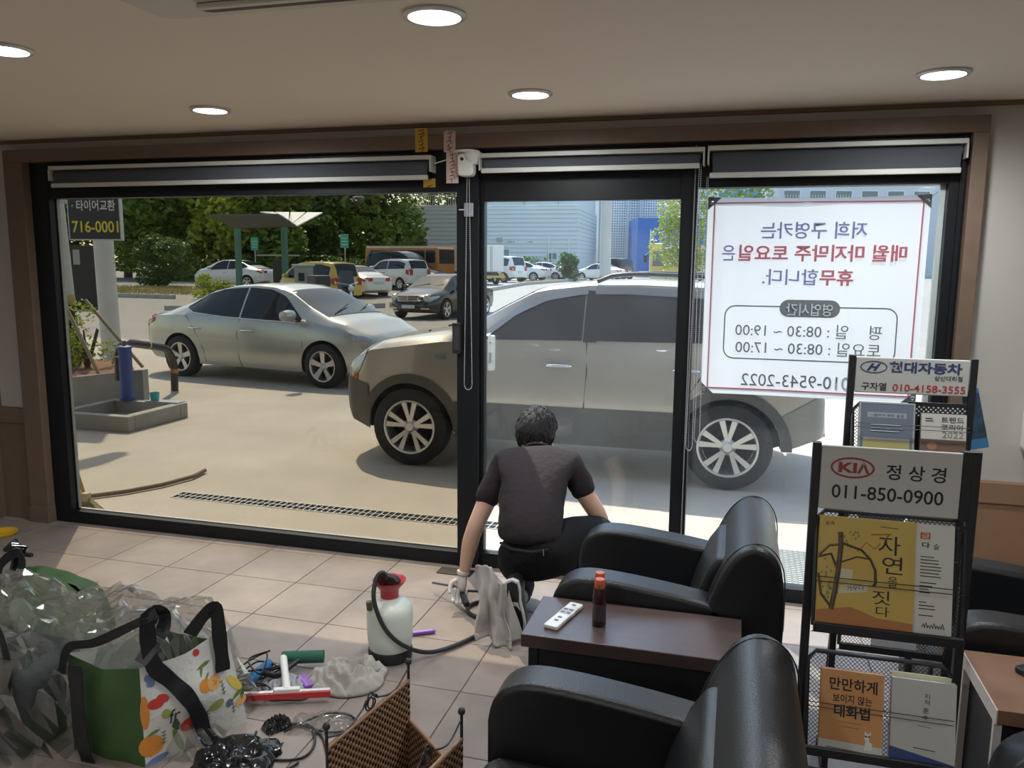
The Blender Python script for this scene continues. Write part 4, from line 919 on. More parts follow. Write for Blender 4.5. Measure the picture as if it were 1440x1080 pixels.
# motion sensor and mounting by the post
t = thing('motion_sensor', (-1.375, 4.06, 2.12), 'white plastic motion sensor box above the door post', 'sensor')
MB().prism(rrect(-.042, 0, .042, .115, .022), -.035, .03).build('housing', WHITE, t, bevel=.01)
MB().lathe([(.066,.118),(.068,.128),(.050,.132)], 24).build('ceiling_plate', WHITE, t, smooth=50)
MB().lathe([(.030,.06),(.046,.09),(.05,.118)], 20, at=(.03,0,0)).build('swivel', WHITE, t, smooth=50)
MB().lathe([(.009,-.038),(.009,-.034)], 12, axis='Y', at=(-.015,0,.085)).build('lens', BLK, t)
MB().tube([(-.03,0,.105),(-.12,.0,.085),(-.18,0,.07)], .003, 5).build('cable', WHITE, t)
t = thing('door_catch', (-1.375, 4.10, 1.955), 'small clear plastic catch on the black post left of the door', 'catch')
MB().box(-.024,-.02,-.035,.024,.0,.035).build('plate', mat('clear_grey_plastic', (.30,.33,.36), .3), t, bevel=.004)
MB().tube([(-.05,-.02,.0),(-.02,-.02,.0)], .003, 5).build('peg', WHITE, t)
t = thing('door_pull', (-1.262, 4.125, 1.11), 'white vertical plastic lock plate at the left side of the shop door glass', 'lock')
MB().prism(rrect(-.016, 0, .016, .19, .008), -.012, .028).build('plate', mat('frosted_plate', (.62,.66,.64), .3), t, bevel=.003)
MB().box(-.006,-.018,.05,.006,-.012,.10).build('latch', MATS['clear_grey_plastic'], t); MB().lathe([(.005,-.016),(.005,-.012)], 10, axis='Y', at=(0,0,.155)).build('screw', CHROME, t)
t = thing('wall_box', (-1.44, 4.095, 1.20), 'flat black switch box on the left side of the door post', 'switch')
MB().prism(rrect(-.024, 0, .024, .165, .006), -.02, .01).build('housing', BLK, t, bevel=.003); MB().box(-.016,-.022,.02,.016,-.02,.145).build('panel', mat('dull_panel', (.04,.035,.04), .3), t)
# paper talismans
YP = mat('yellow_paper', (.52,.34,.05), .8); PP = mat('pink_paper', (.60,.46,.42), .8); RI = mat('red_ink', (.28,.04,.03), .8)
def talisman(x, z, w, h, y, m, label, seed, n=4):
    t = thing('paper_talisman', (x, y, z), label, 'paper'); MB().box(-w/2, -.0008, 0, w/2, 0, h).build('sheet', m, t)
    rr = random.Random(seed); mm = MB()
    for k in range(n):
        zz = h*(.12+.8*k/max(1, n-1)*.95)
        mm.tube([(rr.uniform(-.25,-.1)*w, -.0015, zz), (rr.uniform(.0,.3)*w, -.0015, zz+.006), (rr.uniform(-.2,.2)*w, -.0015, zz-h*.06), (rr.uniform(-.1,.25)*w, -.0015, zz-h*.09)], .0022, 4)
    mm.build('ink_strokes', RI, t)['kind'] = 'stuff'; return t
talisman(-1.623, 2.250, .070, .120, 4.058, YP, 'yellow paper talisman with red strokes above the left blind', 1, 6)
talisman(-1.60, 2.075, .068, .045, 4.108, YP, 'small yellow paper slip showing below the left blind', 2, 2)
talisman(-1.468, 2.245, .064, .105, 4.058, PP, 'upper pink paper strip with red calligraphy above the door post', 3, 5)
talisman(-1.452, 2.088, .066, .158, 4.054, PP, 'lower pink paper strip with dark calligraphy beside the motion sensor', 4, 8)
# ---- banner hung outside the right window
BN = bpy.data.materials.new('banner_cloth'); BN.use_nodes = True
_t = BN.node_tree; _b = _t.nodes['Principled BSDF']; _b.inputs['Base Color'].default_value = (.74,.74,.75,1); _b.inputs['Roughness'].default_value = .7
_tl = _t.nodes.new('ShaderNodeBsdfTranslucent'); _tl.inputs[0].default_value = (.80,.80,.84,1); _mx = _t.nodes.new('ShaderNodeMixShader'); _mx.inputs[0].default_value = BANT
_t.links.new(_b.outputs[0], _mx.inputs[1]); _t.links.new(_tl.outputs[0], _mx.inputs[2]); _t.links.new(_mx.outputs[0], _t.nodes['Material Output'].inputs[0])
t = thing('banner', (.337, 4.235, 1.03), 'white cloth banner of business hours hung outside the right window, lettering reversed', 'banner')
t['category'] = 'banner'
def bz(x): return 0
def ban(u, v):
    x = -.505+1.01*u; z = .985*v; y = .006*math.sin(7*u+2*v)+.010*math.sin(4*(u-v))*(1-v)
    z -= .012*math.sin(PI*u)*(v > .9)
    return (x, y, z)
def bano(x, z):
    u = (x+.505)/1.01; v = z/.985; return .006*math.sin(7*u+2*v)+.010*math.sin(4*(u-v))*(1-v)
MB().grid(ban, 30, 24).build('cloth', BN, t, fixn=False, smooth=80)
RB = mat('banner_red', (.68,.17,.21), .7); BB = mat('banner_blue', (.30,.30,.56), .7); GB = mat('banner_grey', (.22,.23,.25), .7); DG = mat('banner_dark', (.13,.14,.16), .7)
def strip(pts, w, mm, nm):
    m = MB()
    for (a, b) in zip(pts, pts[1:]):
        n = max(1, int(math.hypot(b[0]-a[0], b[1]-a[1])/.06))
        for k in range(n):
            p = (a[0]+(b[0]-a[0])*k/n, a[1]+(b[1]-a[1])*k/n); q = (a[0]+(b[0]-a[0])*(k+1)/n, a[1]+(b[1]-a[1])*(k+1)/n)
            m.bar((p[0], bano(*p)-.001, p[1]), (q[0], bano(*q)-.001, q[1]), w, .004, up=(0,1,0)) if False else m.bar((p[0], bano(*p), p[1]), (q[0], bano(*q), q[1]), .005, w, up=(0,1,0))
    return m.build(nm, mm, t)
strip([(-.472,.03),(-.474,.955)], .012, RB, 'red_border'); strip([(-.474,.955),(.474,.955)], .012, RB, 'red_border'); strip([(.474,.955),(.472,.03)], .012, RB, 'red_border'); strip([(-.472,.03),(.472,.03)], .012, RB, 'red_border')
strip(rrect(-.40,.185,.40,.45,.05)+[(.40,.40)], .003, DG, 'hours_frame')
o = MB().prism(rrect(-.14,.40,.14,.485,.042), -.009, -.006).build('hours_pill', GB, t)
def bt(s, cx, cz, w, h, mm, bold=0): 
    o = text(s, (cx-.337, bano(cx-.337, cz-1.03)-.005, cz-1.03), w, h, mm, t, xd=(-1,0,0), yd=(0,0,1), th=.004, bold=bold); return o
bt('저희 구영카는', .332, 1.850, .485, .080, BB, .012); bt('매월 마지막주 토요일', .372, 1.741, .765, .080, RB, .022); bt('은', -.059, 1.741, .062, .076, BB, .012)
bt('휴무', .450, 1.625, .153, .078, RB, .025); bt('합니다.', .237, 1.625, .259, .078, BB, .012)
o = bt('영업시간', .336, 1.467, .215, .060, mat('pill_white', (.8,.8,.8), .6), .01); o.location.y -= .006
bt('평    일 : 08:30 ~ 19:00', .332, 1.362, .681, .068, GB); bt('토요일 : 08:30 ~ 17:00', .334, 1.276, .676, .068, GB); bt('010-9543-2022', .287, 1.109, .512, .062, GB)
for sx in (-1, 1):
    for z in (.955, .02):
        m = MB().prism([(sx*.505, z+.03 if z > .5 else z-.02), (sx*.44, z+.025 if z > .5 else z-.02), (sx*.505, z-.035 if z > .5 else z+.04)], -.012, -.006).build('corner_patch', mat('corner_patch_grey', (.08,.08,.085), .6), t)
        MB().lathe([(.005,-.016),(.011,-.013),(.011,-.010)], 12, axis='Y', at=(sx*.49,0,z+.005)).build('eyelet', CHROME, m)
        MB().tube([(sx*.49,-.01,z),(sx*.53,-.0,z+.04*(1 if z > .5 else -1)),(sx*.56,0,z+.02)], .0015, 4).build('string', PAPER, t)
# ---- air conditioner cassette in the ceiling
t = thing('ceiling_air_conditioner', (-1.16, 1.65, 2.4), 'white ceiling cassette air conditioner cut by the top edge of the photo', 'air conditioner')
AC = mat('ac_plastic', (.62,.58,.50), .45)
MB().prism(rrect(-.475,-.465,.475,.465,.06), -.035, .0, 'XY').build('panel', AC, t, bevel=.012)
MB().prism(rrect(-.30,.355,.30,.415,.028), -.038, -.034, 'XY').build('air_slot', mat('ac_slot_dark', (.06,.05,.04), .6), t)
MB().prism(rrect(-.26,-.26,.26,.26,.02), -.040, -.034, 'XY').build('intake_grille', mat('ac_grille', (.4,.38,.34), .5), t)
MB().box(-.28,.335,-.05,.28,.36,-.036).build('louver', AC, t, bevel=.005)
# ---- black leather armchairs
LEA = mat('black_leather', (.0085,.009,.0105), .36, bump=(220,.18), spec=.55); PIPE_ = mat('leather_seam', (.02,.022,.025), .5)
def squig2(P, n=3):
    Q = [P[0]]+P+[P[-1]]; out = []
    for i in range(1, len(Q)-2):
        a, b, c, d = Q[i-1:i+3]
        for k in range(n): t = k/n; out.append(tuple(.5*(2*b[j]+(c[j]-a[j])*t+(2*a[j]-5*b[j]+4*c[j]-d[j])*t*t+(3*b[j]-a[j]-3*c[j]+d[j])*t**3) for j in (0, 1)))
    return out+[P[-1]]
def cr(P, n=3):
    out = []; N = len(P)
    for i in range(N):
        a, b, c, d = P[i-1], P[i], P[(i+1)%N], P[(i+2)%N]; big = max(math.dist(b, c), 0) > .14
        out.append(b)
        if not big:
            for k in range(1, n): t = k/n; out.append(tuple(.5*(2*b[j]+(c[j]-a[j])*t+(2*a[j]-5*b[j]+4*c[j]-d[j])*t*t+(3*b[j]-a[j]-3*c[j]+d[j])*t**3) for j in (0, 1)))
    return out
def armchair(x, y, label):
    t = thing('armchair', (x, y, 0), label, 'armchair', group='black leather armchairs')
    for s in (-1, 1):
        prof = [(-.375,.07),(-.385,.30),(-.385,.50),(-.372,.555),(-.335,.60),(-.27,.622),(-.15,.618),(.0,.602),(.12,.585),(.20,.57),(.20,.07)]
        y0, y1 = sorted((s*.325, s*.200))
        MB().prism(prof[:2]+squig2(prof[2:10])+prof[10:], y0, y1).build('arm', LEA, t, bevel=.045, seg=5)
        MB().tube([(px*1.0, s*.316, pz-.018) for px, pz in prof[2:10]], .0028, 5).build('seam', PIPE_, t)
        for fx in (-.32, .30): MB().lathe([(.022,0),(.028,.07)], 12, at=(fx, s*.27, 0)).build('foot', BLK, t, smooth=50)
    MB().prism([(-.36,.07),(-.36,.27),(.15,.27),(.15,.07)], -.20, .20).build('seat_base', LEA, t, bevel=.02, seg=3)
    MB().prism([(-.385,.27),(-.39,.40),(-.34,.43),(-.1,.425),(.16,.40),(.16,.27)], -.198, .198).build('seat_cushion', LEA, t, bevel=.035, seg=4)
    MB().prism(squig2([(.10,.36),(.115,.46),(.15,.60),(.185,.69),(.225,.755),(.27,.785),(.315,.78),(.355,.745),(.375,.68),(.385,.55),(.375,.30),(.36,.07)])+[(.17,.07),(.17,.36)], -.325, .325).build('backrest', LEA, t, bevel=.045, seg=5)
    MB().prism([(.06,.42),(.085,.52),(.13,.64),(.17,.70),(.21,.70),(.18,.42)], -.195, .195).build('back_cushion', LEA, t, bevel=.03, seg=4)
    m = MB()
    for s in (-1, 1): MB().tube([(px, s*.284, pz+.001) for px, pz in squig2([(.13,.55),(.165,.655),(.20,.725),(.235,.765),(.275,.785),(.32,.782),(.36,.745),(.382,.67),(.385,.5)])], .0022, 5).build('seam', PIPE_, t)
    return t
a1 = armchair(-.195, 2.925, 'black leather armchair beside the kneeling man, behind the low table with bottles')
a2 = dup(a1, (-.195, 1.665, 0), label='black leather armchair nearest the camera at the bottom centre of the photo')
a3 = dup(a1, (1.04, 2.925, 0), label='black leather armchair behind the brown table at the right edge')
a4 = dup(a1, (1.005, 1.70, 0), label='black leather armchair cut by the lower right corner, in front of the brown table')
# ---- tables
WD = mat('dark_wood_top', (.085,.055,.05), .32, noise_=(7,.8,(.055,.036,.032)), bump=(30,.08)); WDD = mat('dark_table_body', (.008,.009,.012), .5)
WB2 = mat('sunlit_wood_top', (.23,.125,.08), .4, noise_=(7,.6,(.17,.09,.055))); SUNEDGE = mat('sunlit_edge_paint', (.62,.56,.52), .5)  # wood top lightened as if sunlit; pale edge colour stands for sunlight
def table(x0, y0, x1, y1, top, edge, label):
    t = thing('coffee_table', ((x0+x1)/2, (y0+y1)/2, 0), label, 'table'); w = (x1-x0)/2; d = (y1-y0)/2
    MB().box(-w, -d, .508, w, d, .55).build('table_top', top, t, bevel=.003)
    if edge: MB().box(-w-.003, -d-.002, .508, -w, d+.002, .549).build('sunlit_edge', edge, t)  # strip painted as a sunlit edge
    for sx in (-1, 1): MB().box(min(sx*(w-.02), sx*(w-.05)), -d+.02, 0, max(sx*(w-.02), sx*(w-.05)), d-.02, .508).build('end_panel', WDD if not edge else WDD, t, bevel=.002)
    MB().box(-w+.05, d-.06, .06, w-.05, d-.04, .508).build('back_panel', WDD, t); MB().box(-w+.05, -d+.03, .20, w-.05, d-.06, .22).build('shelf', WDD, t)
    MB().box(-w+.05, -d+.03, .22, w-.05, -d+.045, .508).build('front_panel', WDD, t)
    if edge:
        for yy in (-d+.015, d-.03): MB().box(-w-.001, yy, 0, -w+.018, yy+.015, .508).build('sunlit_leg_edge', edge, t)
    return t
table(-.600, 2.285, .058, 2.588, WD, None, 'low dark wood table with two bottles and a white remote between the armchairs')
table(.695, 2.215, 1.36, 2.560, WB2, SUNEDGE, 'low brown table with edges coloured as sunlit at the right side of the photo')
# ---- on the tables
BOT = mat('dark_red_bottle', (.03,.010,.012), .22); CAP = mat('orange_cap', (.48,.10,.04), .45); LABL = mat('dim_bottle_label', (.05,.035,.04), .5)
def bottle(x, y, label, src=[None]):
    if src[0]: return dup(src[0], (x, y, .55), label=label)
    t = thing('bottle', (x, y, .55), label, 'bottle', group='small drink bottles on the dark table')
    MB().lathe([(.019,0),(.0215,.004),(.0215,.085),(.019,.108),(.0145,.122),(.0135,.128)], 24).build('glass_body', BOT, t, smooth=50)
    MB().lathe([(.0155,.124),(.0165,.128),(.0160,.150),(.0145,.153)], 24).build('cap', CAP, t, smooth=40)
    MB().lathe([(.0219,.02),(.0219,.075)], 24, caps=False).build('label', LABL, t, smooth=50)
    src[0] = t; return t
bottle(-.378, 2.415, 'front one of the two small dark bottles with orange caps'); bottle(-.387, 2.470, 'rear one of the two small dark bottles, hidden behind the other')
t = thing('remote_control', (-.495, 2.435, .55), 'slim white remote control lying on the dark table', 'remote control', math.radians(-14))
MB().prism(rrect(-.024,-.10,.024,.10,.008), 0, .014, 'XY').build('housing', mat('remote_white', (.66,.66,.64), .35), t, bevel=.004)
MB().box(-.018,.0,.0138,.018,.045,.0146).build('button_panel', mat('remote_grey', (.35,.36,.37), .4), t)
for k, (bx, by) in enumerate([(-.010,.035),(.010,.035),(-.010,.012),(.010,.012),(0,-.03),(.0,-.055),(0,.075)]): MB().box(bx-.006,by-.004,.0144,bx+.006,by+.004,.0158).build('button', mat('remote_button', (.10,.11,.12), .4), t)
text('▬▬', (0,-.075,.0147), .02, .004, MATS['remote_grey'], t, xd=(1,0,0), yd=(0,1,0)) if False else None
t = thing('remote_control', (.86, 2.40, .55), 'black remote control on the brown table at the right edge', 'remote control', math.radians(35))
MB().prism(rrect(-.022,-.08,.022,.08,.012), 0, .018, 'XY').build('housing', BLK, t, bevel=.005)
for k in range(4): MB().box(-.010,-.05+k*.03,.0175,.010,-.038+k*.03,.0195).build('button', mat('pale_button', (.5,.5,.5), .4), t)
# round fixture on the right wall
t = thing('wall_fan', (1.33, 4.02, .79), 'white rounded appliance on the wall at the right edge of the photo', 'appliance')
MB().prism(rrect(-.06,.06,.10,.26,.03), -.04, .11).build('housing', WHITE, t, bevel=.015)
MB().lathe([(.001,-.09),(.07,-.085),(.095,-.06),(.10,-.02),(.09,.02)], 28, axis='Y', at=(.03,0,.07)).build('round_head', mat('grey_round_head', (.35,.35,.34), .4), t, smooth=50)
MB().lathe([(.080,-.092),(.088,-.092)], 28, axis='Y', at=(.03,0,.07), caps=False).build('rim', BLK, t)
# ---- magazine racks
RK = mat('black_rack_steel', (.014,.015,.017), .4); HB_ = mat('header_board', (.50,.50,.47), .6); INK = mat('black_ink', (.015,.015,.017), .6); NAVY = mat('navy_ink', (.03,.05,.14), .6); RED = mat('red_ink_bright', (.42,.03,.03), .6)
DARKRED = mat('dark_red_ink', (.30,.05,.05), .6)
def mesh_panel(t, name, P, U, V, w, h, s, r):
    """diamond wire mesh spanning w x h from corner P"""
    P = Vector(P); U = Vector(U); V = Vector(V); m = MB()
    def seg(a0, b0, a1, b1): m.tube([P+U*a0+V*b0, P+U*a1+V*b1], r, 3, caps=False)
    for sg in (1, -1):
        k = -h if sg > 0 else 0
        c = -h
        while c < w+h:
            # line a = c + sg*b
            pts = []
            for b in (0, h):
                pts.append((c+sg*b, b))
            (a0, b0), (a1, b1) = pts
            def clip(a0, b0, a1, b1):
                q = [(a0, b0), (a1, b1)]
                t0, t1 = 0, 1; da = a1-a0
                for lim, s_ in ((0, 1), (w, -1)):
                    f0 = s_*(a0-lim); f1 = s_*(a1-lim)
                    if f0 < 0 and f1 < 0: return None
                    if f0 < 0: t0 = max(t0, f0/(f0-f1))
                    if f1 < 0: t1 = min(t1, f0/(f0-f1))
                if t0 >= t1: return None
                return (a0+da*t0, b0+(b1-b0)*t0, a0+da*t1, b0+(b1-b0)*t1)
            r_ = clip(a0, b0, a1, b1)
            if r_: seg(*r_)
            c += s
    m.build(name, RK, t, fixn=False)['kind'] = 'stuff'
def rack(x0, x1, y, zt, hz0, trays, label):
    t = thing('magazine_rack', ((x0+x1)/2, y, 0), label, 'magazine rack'); w = (x1-x0)/2
    for s in (-1, 1):
        MB().box(s*w-.010, -.012, .0, s*w+.010, .012, zt).build('post', RK, t, bevel=.002)
        MB().box(s*w-.010, -.16, 0, s*w+.010, .18, .02).build('foot', RK, t, bevel=.002)
        MB().bar((s*w, .16, .02), (s*w, .012, .60), .012).build('brace', RK, t)
    MB().box(-w+.010, -.014, hz0, w-.030 if zt < 1.3 else w-.012, -.006, zt-.004).build('header_board', HB_, t, bevel=.004)
    if zt < 1.3: MB().box(w-.030, -.014, hz0-.004, w-.008, .004, zt).build('header_edge', RK, t, bevel=.002)
    for (z0, z1) in trays:
        b = .035   # back leans away from the reader
        f = MB(); f.tube([(-w+.012,-.055,z0),(-w+.010,b*.2-.01,z1-.02),(-w+.03,b*.2,z1),(w-.03,b*.2,z1),(w-.010,b*.2-.01,z1-.02),(w-.012,-.055,z0)], .006, 8)
        fr = f.build('tray_frame', RK, t, smooth=50)
        MB().box(-w+.01,-.082,z0-.006,w-.01,-.070,z0+.018).build('tray_lip', RK, t, bevel=.003)
        MB().tube([(-w+.012,-.066,z0+.12),(w-.012,-.066,z0+.12)], .0012, 5).build('retaining_wire', RK, t); MB().tube([(-w+.012,-.066,z0+.132),(w-.012,-.066,z0+.132)], .0012, 5).build('retaining_wire', RK, t)
        hh = math.hypot(z1-z0, .06)
        mesh_panel(t, 'mesh_back', (-w+.014,-.053,z0), (1,0,0), (0,.06/hh,(z1-z0)/hh), 2*w-.028, hh-.006, .0105, .0009)
        mesh_panel(t, 'mesh_base', (-w+.014,-.076,z0-.004), (1,0,0), (0,.9,-.44), 2*w-.028, .085, .0105, .0009)
    return t
r1 = rack(.205, .560, 2.10, 1.249, 1.083, [(.795,1.075),(.465,.700),(.135,.37)], 'front black wire magazine rack, its white sign showing a red oval emblem')
r2 = rack(.350, .690, 2.70, 1.408, 1.293, [(1.075,1.255),(.78,1.00),(.48,.70)], 'taller black magazine rack behind, with a blue lettered sign')
# header of the front rack
def L(r, s, cx, cz, w, h, mm, bold=0, y=-.0145): return text(s, (cx-r.location.x, y, cz), w, h, mm, r, th=.0008, bold=bold)
def ring(r, cx, cz, rx, rz, th, mm, name='logo_ring', y=-.0148, n=36):
    m = MB(); x = cx-r.location.x
    for k in range(n):
        a, b = 2*PI*k/n, 2*PI*(k+1)/n
        m.add([(x+rx*math.cos(a),y,cz+rz*math.sin(a)),(x+rx*math.cos(b),y,cz+rz*math.sin(b)),(x+(rx-th)*math.cos(b),y,cz+(rz-th)*math.sin(b)),(x+(rx-th)*math.cos(a),y,cz+(rz-th)*math.sin(a))],[(0,1,2,3)])
    return m.build(name, mm, r, fixn=False)
ring(r1, .288, 1.192, .0505, .0265, .005, DARKRED)
k = L(r1, 'KI', .277, 1.192, .042, .026, DARKRED, .035); L(r1, 'Λ', .313, 1.192, .028, .026, DARKRED, .035)
L(r1, '정 상 경', .430, 1.188, .131, .038, INK, .012); L(r1, '011-850-0900', .369, 1.131, .250, .034, INK, .008)
# header of the back rack
ring(r2, .411, 1.374, .0385, .019, .003, NAVY)
text('H', (.411-r2.location.x, -.0145, 1.374), .040, .022, NAVY, r2, th=.0008, bold=.05, italic=.45); L(r2, '현대자동차', .556, 1.376, .201, .034, NAVY, .03); L(r2, '삼산대리점', .621, 1.347, .076, .015, INK, .0)
L(r2, '구자열', .415, 1.314, .071, .024, INK, .008); L(r2, '010-4158-3555', .569, 1.313, .201, .022, RED, .008)
def book(name, cx, cz0, w, h, y, d, cover, label, cat='book', lean=.05, group=None):
    """stands on the tray, leaning back"""
    t = thing(name, (cx, y, cz0), label, cat, group=group); t.rotation_euler = (-lean*4, 0, 0)
    MB().box(-w/2, 0, 0, w/2, .0012, h).build('front_cover', cover, t)
    MB().box(-w/2+.002, .0012, .001, w/2-.002, d-.0012, h-.002).build('pages', PAPER, t); MB().box(-w/2, d-.0012, 0, w/2, d, h).build('back_cover', cover, t)
    MB().box(-w/2, 0, 0, -w/2+.0012, d, h).build('spine', cover, t); return t
def BL(t, s, x, z, w, h, mm, bold=0, ang=0, y=-.0004):
    c, n = math.cos(ang), math.sin(ang); return text(s, (x, y, z), w, h, mm, t, xd=(c,0,n), yd=(-n,0,c), th=.0006, bold=bold)
def patch(t, pts, mm, name, y=-.0003): return MB().add([(x, y, z) for x, z in pts], [tuple(range(len(pts)))]).build(name, mm, t, fixn=False)
LY = 2.10-.070
yb = book('picture_book', .330, .800, .220, .272, LY, .012, mat('book_yellow', (.52,.36,.07), .5, noise_=(9,.5,(.62,.46,.16))), 'large yellow picture book with tree drawing on the front rack, upper tray')
wb = book('booklet', .432, .800, .190, .268, LY+.0122, .005, mat('cream_cover', (.60,.60,.54), .6), 'cream white booklet with small print partly behind the yellow book')
ob = book('book', .320, .470, .148, .206, LY, .016, mat('book_orange', (.62,.30,.11), .5), 'orange paperback with bold black Korean title on the lower tray')
gb = book('book', .484, .470, .146, .206, LY, .016, mat('book_pale', (.50,.50,.46), .5), 'pale grey paperback with blue foot to the right of the orange paperback')
MB().box(-.070,.018,.004,.072,.024,.216).build('leaflet_behind', mat('leaflet_cream', (.62,.58,.40), .7), gb)
TREE = mat('drawing_brown', (.10,.075,.05), .7); GRN = mat('drawing_green', (.20,.22,.08), .7); TER = mat('drawing_terracotta', (.42,.17,.06), .7); PALEP = mat('drawing_pale', (.58,.55,.40), .7)
patch(yb, [(-.11,0),(.11,0),(.11,.03),(.03,.035),(-.03,.055),(-.11,.04)], TER, 'drawn_ground')
m = MB()
def ln(m, pts, r=.0022, y=-.0006): m.tube([(x, y, z) for x, z in pts], r, 4)
ln(m, [(-.075,.045),(-.068,.09),(-.062,.14),(-.058,.20),(-.06,.235)], .006); ln(m, [(-.062,.14),(-.08,.18),(-.11,.17)], .003); ln(m, [(-.108,.175),(-.085,.20),(-.05,.207),(-.01,.195),(.01,.175),(.022,.15)], .003); ln(m, [(-.06,.16),(-.02,.178),(.01,.175)], .002)
ln(m, [(-.075,.05),(-.10,.08),(-.108,.13)], .003); ln(m, [(.022,.15),(.024,.12),(.02,.11)], .0035)
m.build('drawn_tree', TREE, yb); rr = random.Random(4); m = MB()
for k in range(34): x = rr.uniform(-.105,-.065); z = rr.uniform(.06,.17); m.add([(x,-.0005,z),(x+.006,-.0005,z+.003),(x+.003,-.0005,z+.009)],[(0,1,2)])
for k in range(12): x = rr.uniform(-.055,-.02); z = rr.uniform(.19,.235); m.add([(x,-.0005,z),(x+.006,-.0005,z+.003),(x+.003,-.0005,z+.009)],[(0,1,2)])
m.build('drawn_leaves', GRN, yb, fixn=False)['kind'] = 'stuff'
patch(yb, [(-.06,.085),(.005,.095),(.008,.115),(-.055,.106)], PALEP, 'drawn_label'); patch(yb, [(-.058,.12),(-.03,.118),(-.028,.145),(-.056,.147)], PALEP, 'drawn_label')
BL(yb, '가우디', -.022, .102, .038, .013, INK, 0, .15)
BL(yb, '자', .052, .212, .050, .046, INK); BL(yb, '연', .060, .165, .046, .042, INK); BL(yb, '을', .062, .125, .022, .026, INK); BL(yb, '짓', .038, .085, .040, .034, INK); BL(yb, '다', .042, .052, .030, .024, INK)
m = MB(); ln(m, [(.01,.235),(.055,.240)], .0016); ln(m, [(.052,.240),(.04,.225)], .0016); ln(m, [(-.02,.19),(.0,.215),(.02,.20),(.03,.215)], .0012); m.build('drawn_orange_line', TER, yb)
BL(yb, '숲속', -.085, .255, .022, .010, TREE); m = MB(); ln(m, [(.03,.256),(.07,.254)], .0008); m.build('tiny_print', TREE, yb)
patch(wb, [(.020,.232),(.042,.232),(.042,.248),(.020,.248)], mat('red_square', (.45,.07,.05), .6), 'printed_square'); BL(wb, '글', .031, .240, .018, .012, mat('pale_print', (.7,.6,.5), .6), y=-.0007)
BL(wb, '다', .033, .218, .018, .014, mat('dark_green_ink', (.03,.10,.06), .6), .03); BL(wb, '숲', .056, .216, .014, .014, INK)
m = MB()
for k, L_ in enumerate([.030,.040,.040,.046,.046,.042,.046,0,.036,.028,.020,.024,0,0,.016,.034,.036,0,.032]): 
    if L_: ln(m, [(.022,.190-k*.0078),(.022+L_,.190-k*.0078)], .0011)
m.build('small_print', INK, wb)['kind'] = 'stuff'; m = MB()
for k in range(8): a = k*.4; ln(m, [(.03+.006*k,.022),(.033+.006*k,.030+.004*math.sin(k*2)),(.037+.006*k,.020)], .0012)
m.build('printed_sketch', TREE, wb)['kind'] = 'stuff'
BL(ob, '만만하게', .003, .172, .112, .032, INK, .02); BL(ob, '보이지 않는', .002, .137, .092, .022, INK, .015); BL(ob, '대화법', .002, .106, .084, .032, INK, .025)
patch(ob, [(-.074,0),(.074,0),(.074,.028),(-.074,.032)], MATS['cream_cover'], 'cover_band'); m = MB(); ln(m, [(-.055,.014),(.03,.010)], .0012); ln(m, [(-.03,.080),(.025,.079)], .0007); ln(m, [(-.02,.068),(.02,.067)], .0007); m.build('small_print', TREE, ob)
m = MB(); q = lambda a: m.add([(x,-.0006,z) for x, z in a],[tuple(range(len(a)))])
q([(.033,.018),(.050,.018),(.052,.035),(.044,.040),(.046,.058),(.036,.060),(.033,.048),(.036,.040)]); q([(.033,.056),(.035,.066),(.038,.058)]); q([(.043,.057),(.048,.066),(.048,.056)]); m.build('printed_animal', mat('print_white', (.75,.74,.70), .6), ob, fixn=False)
m = MB(); q([(.0345,.050),(.0395,.050),(.0395,.0535),(.0345,.0535)]); q([(.041,.050),(.046,.050),(.046,.0535),(.041,.0535)]); 
for v in range(len(m.v)): m.v[v] = (m.v[v][0], -.0009, m.v[v][2])
m.build('printed_glasses', INK, ob, fixn=False)
patch(gb, [(-.073,0),(.073,0),(.073,.012),(-.073,.040)], mat('cover_blue', (.035,.06,.20), .6), 'cover_foot')
BL(gb, '지', .008, .170, .012, .012, INK); BL(gb, '적', .008, .155, .012, .012, INK); BL(gb, '훈', .006, .135, .014, .014, INK); BL(gb, '수', .006, .118, .014, .012, INK)
m = MB(); ln(m, [(-.012,.098),(.02,.095)], .0007);  ln(m, [(-.02,.043),(.03,.040)], .0010); m.build('small_print', INK, gb)
# back rack contents
PY = 2.70-.070
pf = book('poster_stand', .454, 1.080, .158, .192, PY, .010, mat('poster_blue_grey', (.14,.17,.22), .35), 'small framed blue and yellow notice on the taller rack, left', 'notice')
patch(pf, [(-.066,.008),(.066,.008),(.066,.075),(-.066,.075)], mat('poster_yellow', (.42,.38,.14), .5), 'yellow_panel'); patch(pf, [(-.066,.075),(.066,.075),(.066,.083),(-.066,.083)], mat('poster_pale', (.40,.44,.46), .5), 'pale_band')
patch(pf, [(-.055,.145),(.055,.145),(.055,.160),(-.055,.160)], mat('poster_grey_box', (.33,.36,.38), .5), 'title_box'); BL(pf, '시원하게 편의 점검', 0, .1525, .095, .009, MATS['poster_blue_grey'], y=-.0007)
m = MB(); ln(m, [(-.045,.122),(.04,.122)], .0014); ln(m, [(-.045,.112),(.045,.112)], .0014); ln(m, [(-.045,.103),(.035,.103)], .0014); m.build('small_print', MATS['poster_pale'], pf)
m = MB(); m.box(-.079,-.001,0,-.074,.002,.192); m.box(.074,-.001,0,.079,.002,.192); m.box(-.074,-.001,.187,.074,.002,.192); m.build('clear_frame', mat('acrylic_edge', (.35,.38,.40), .15), pf)
tk = book('book', .612, 1.080, .124, .165, PY, .018, mat('book_cream', (.52,.51,.46), .5), 'cream paperback with large Korean title and year beside the framed notice')
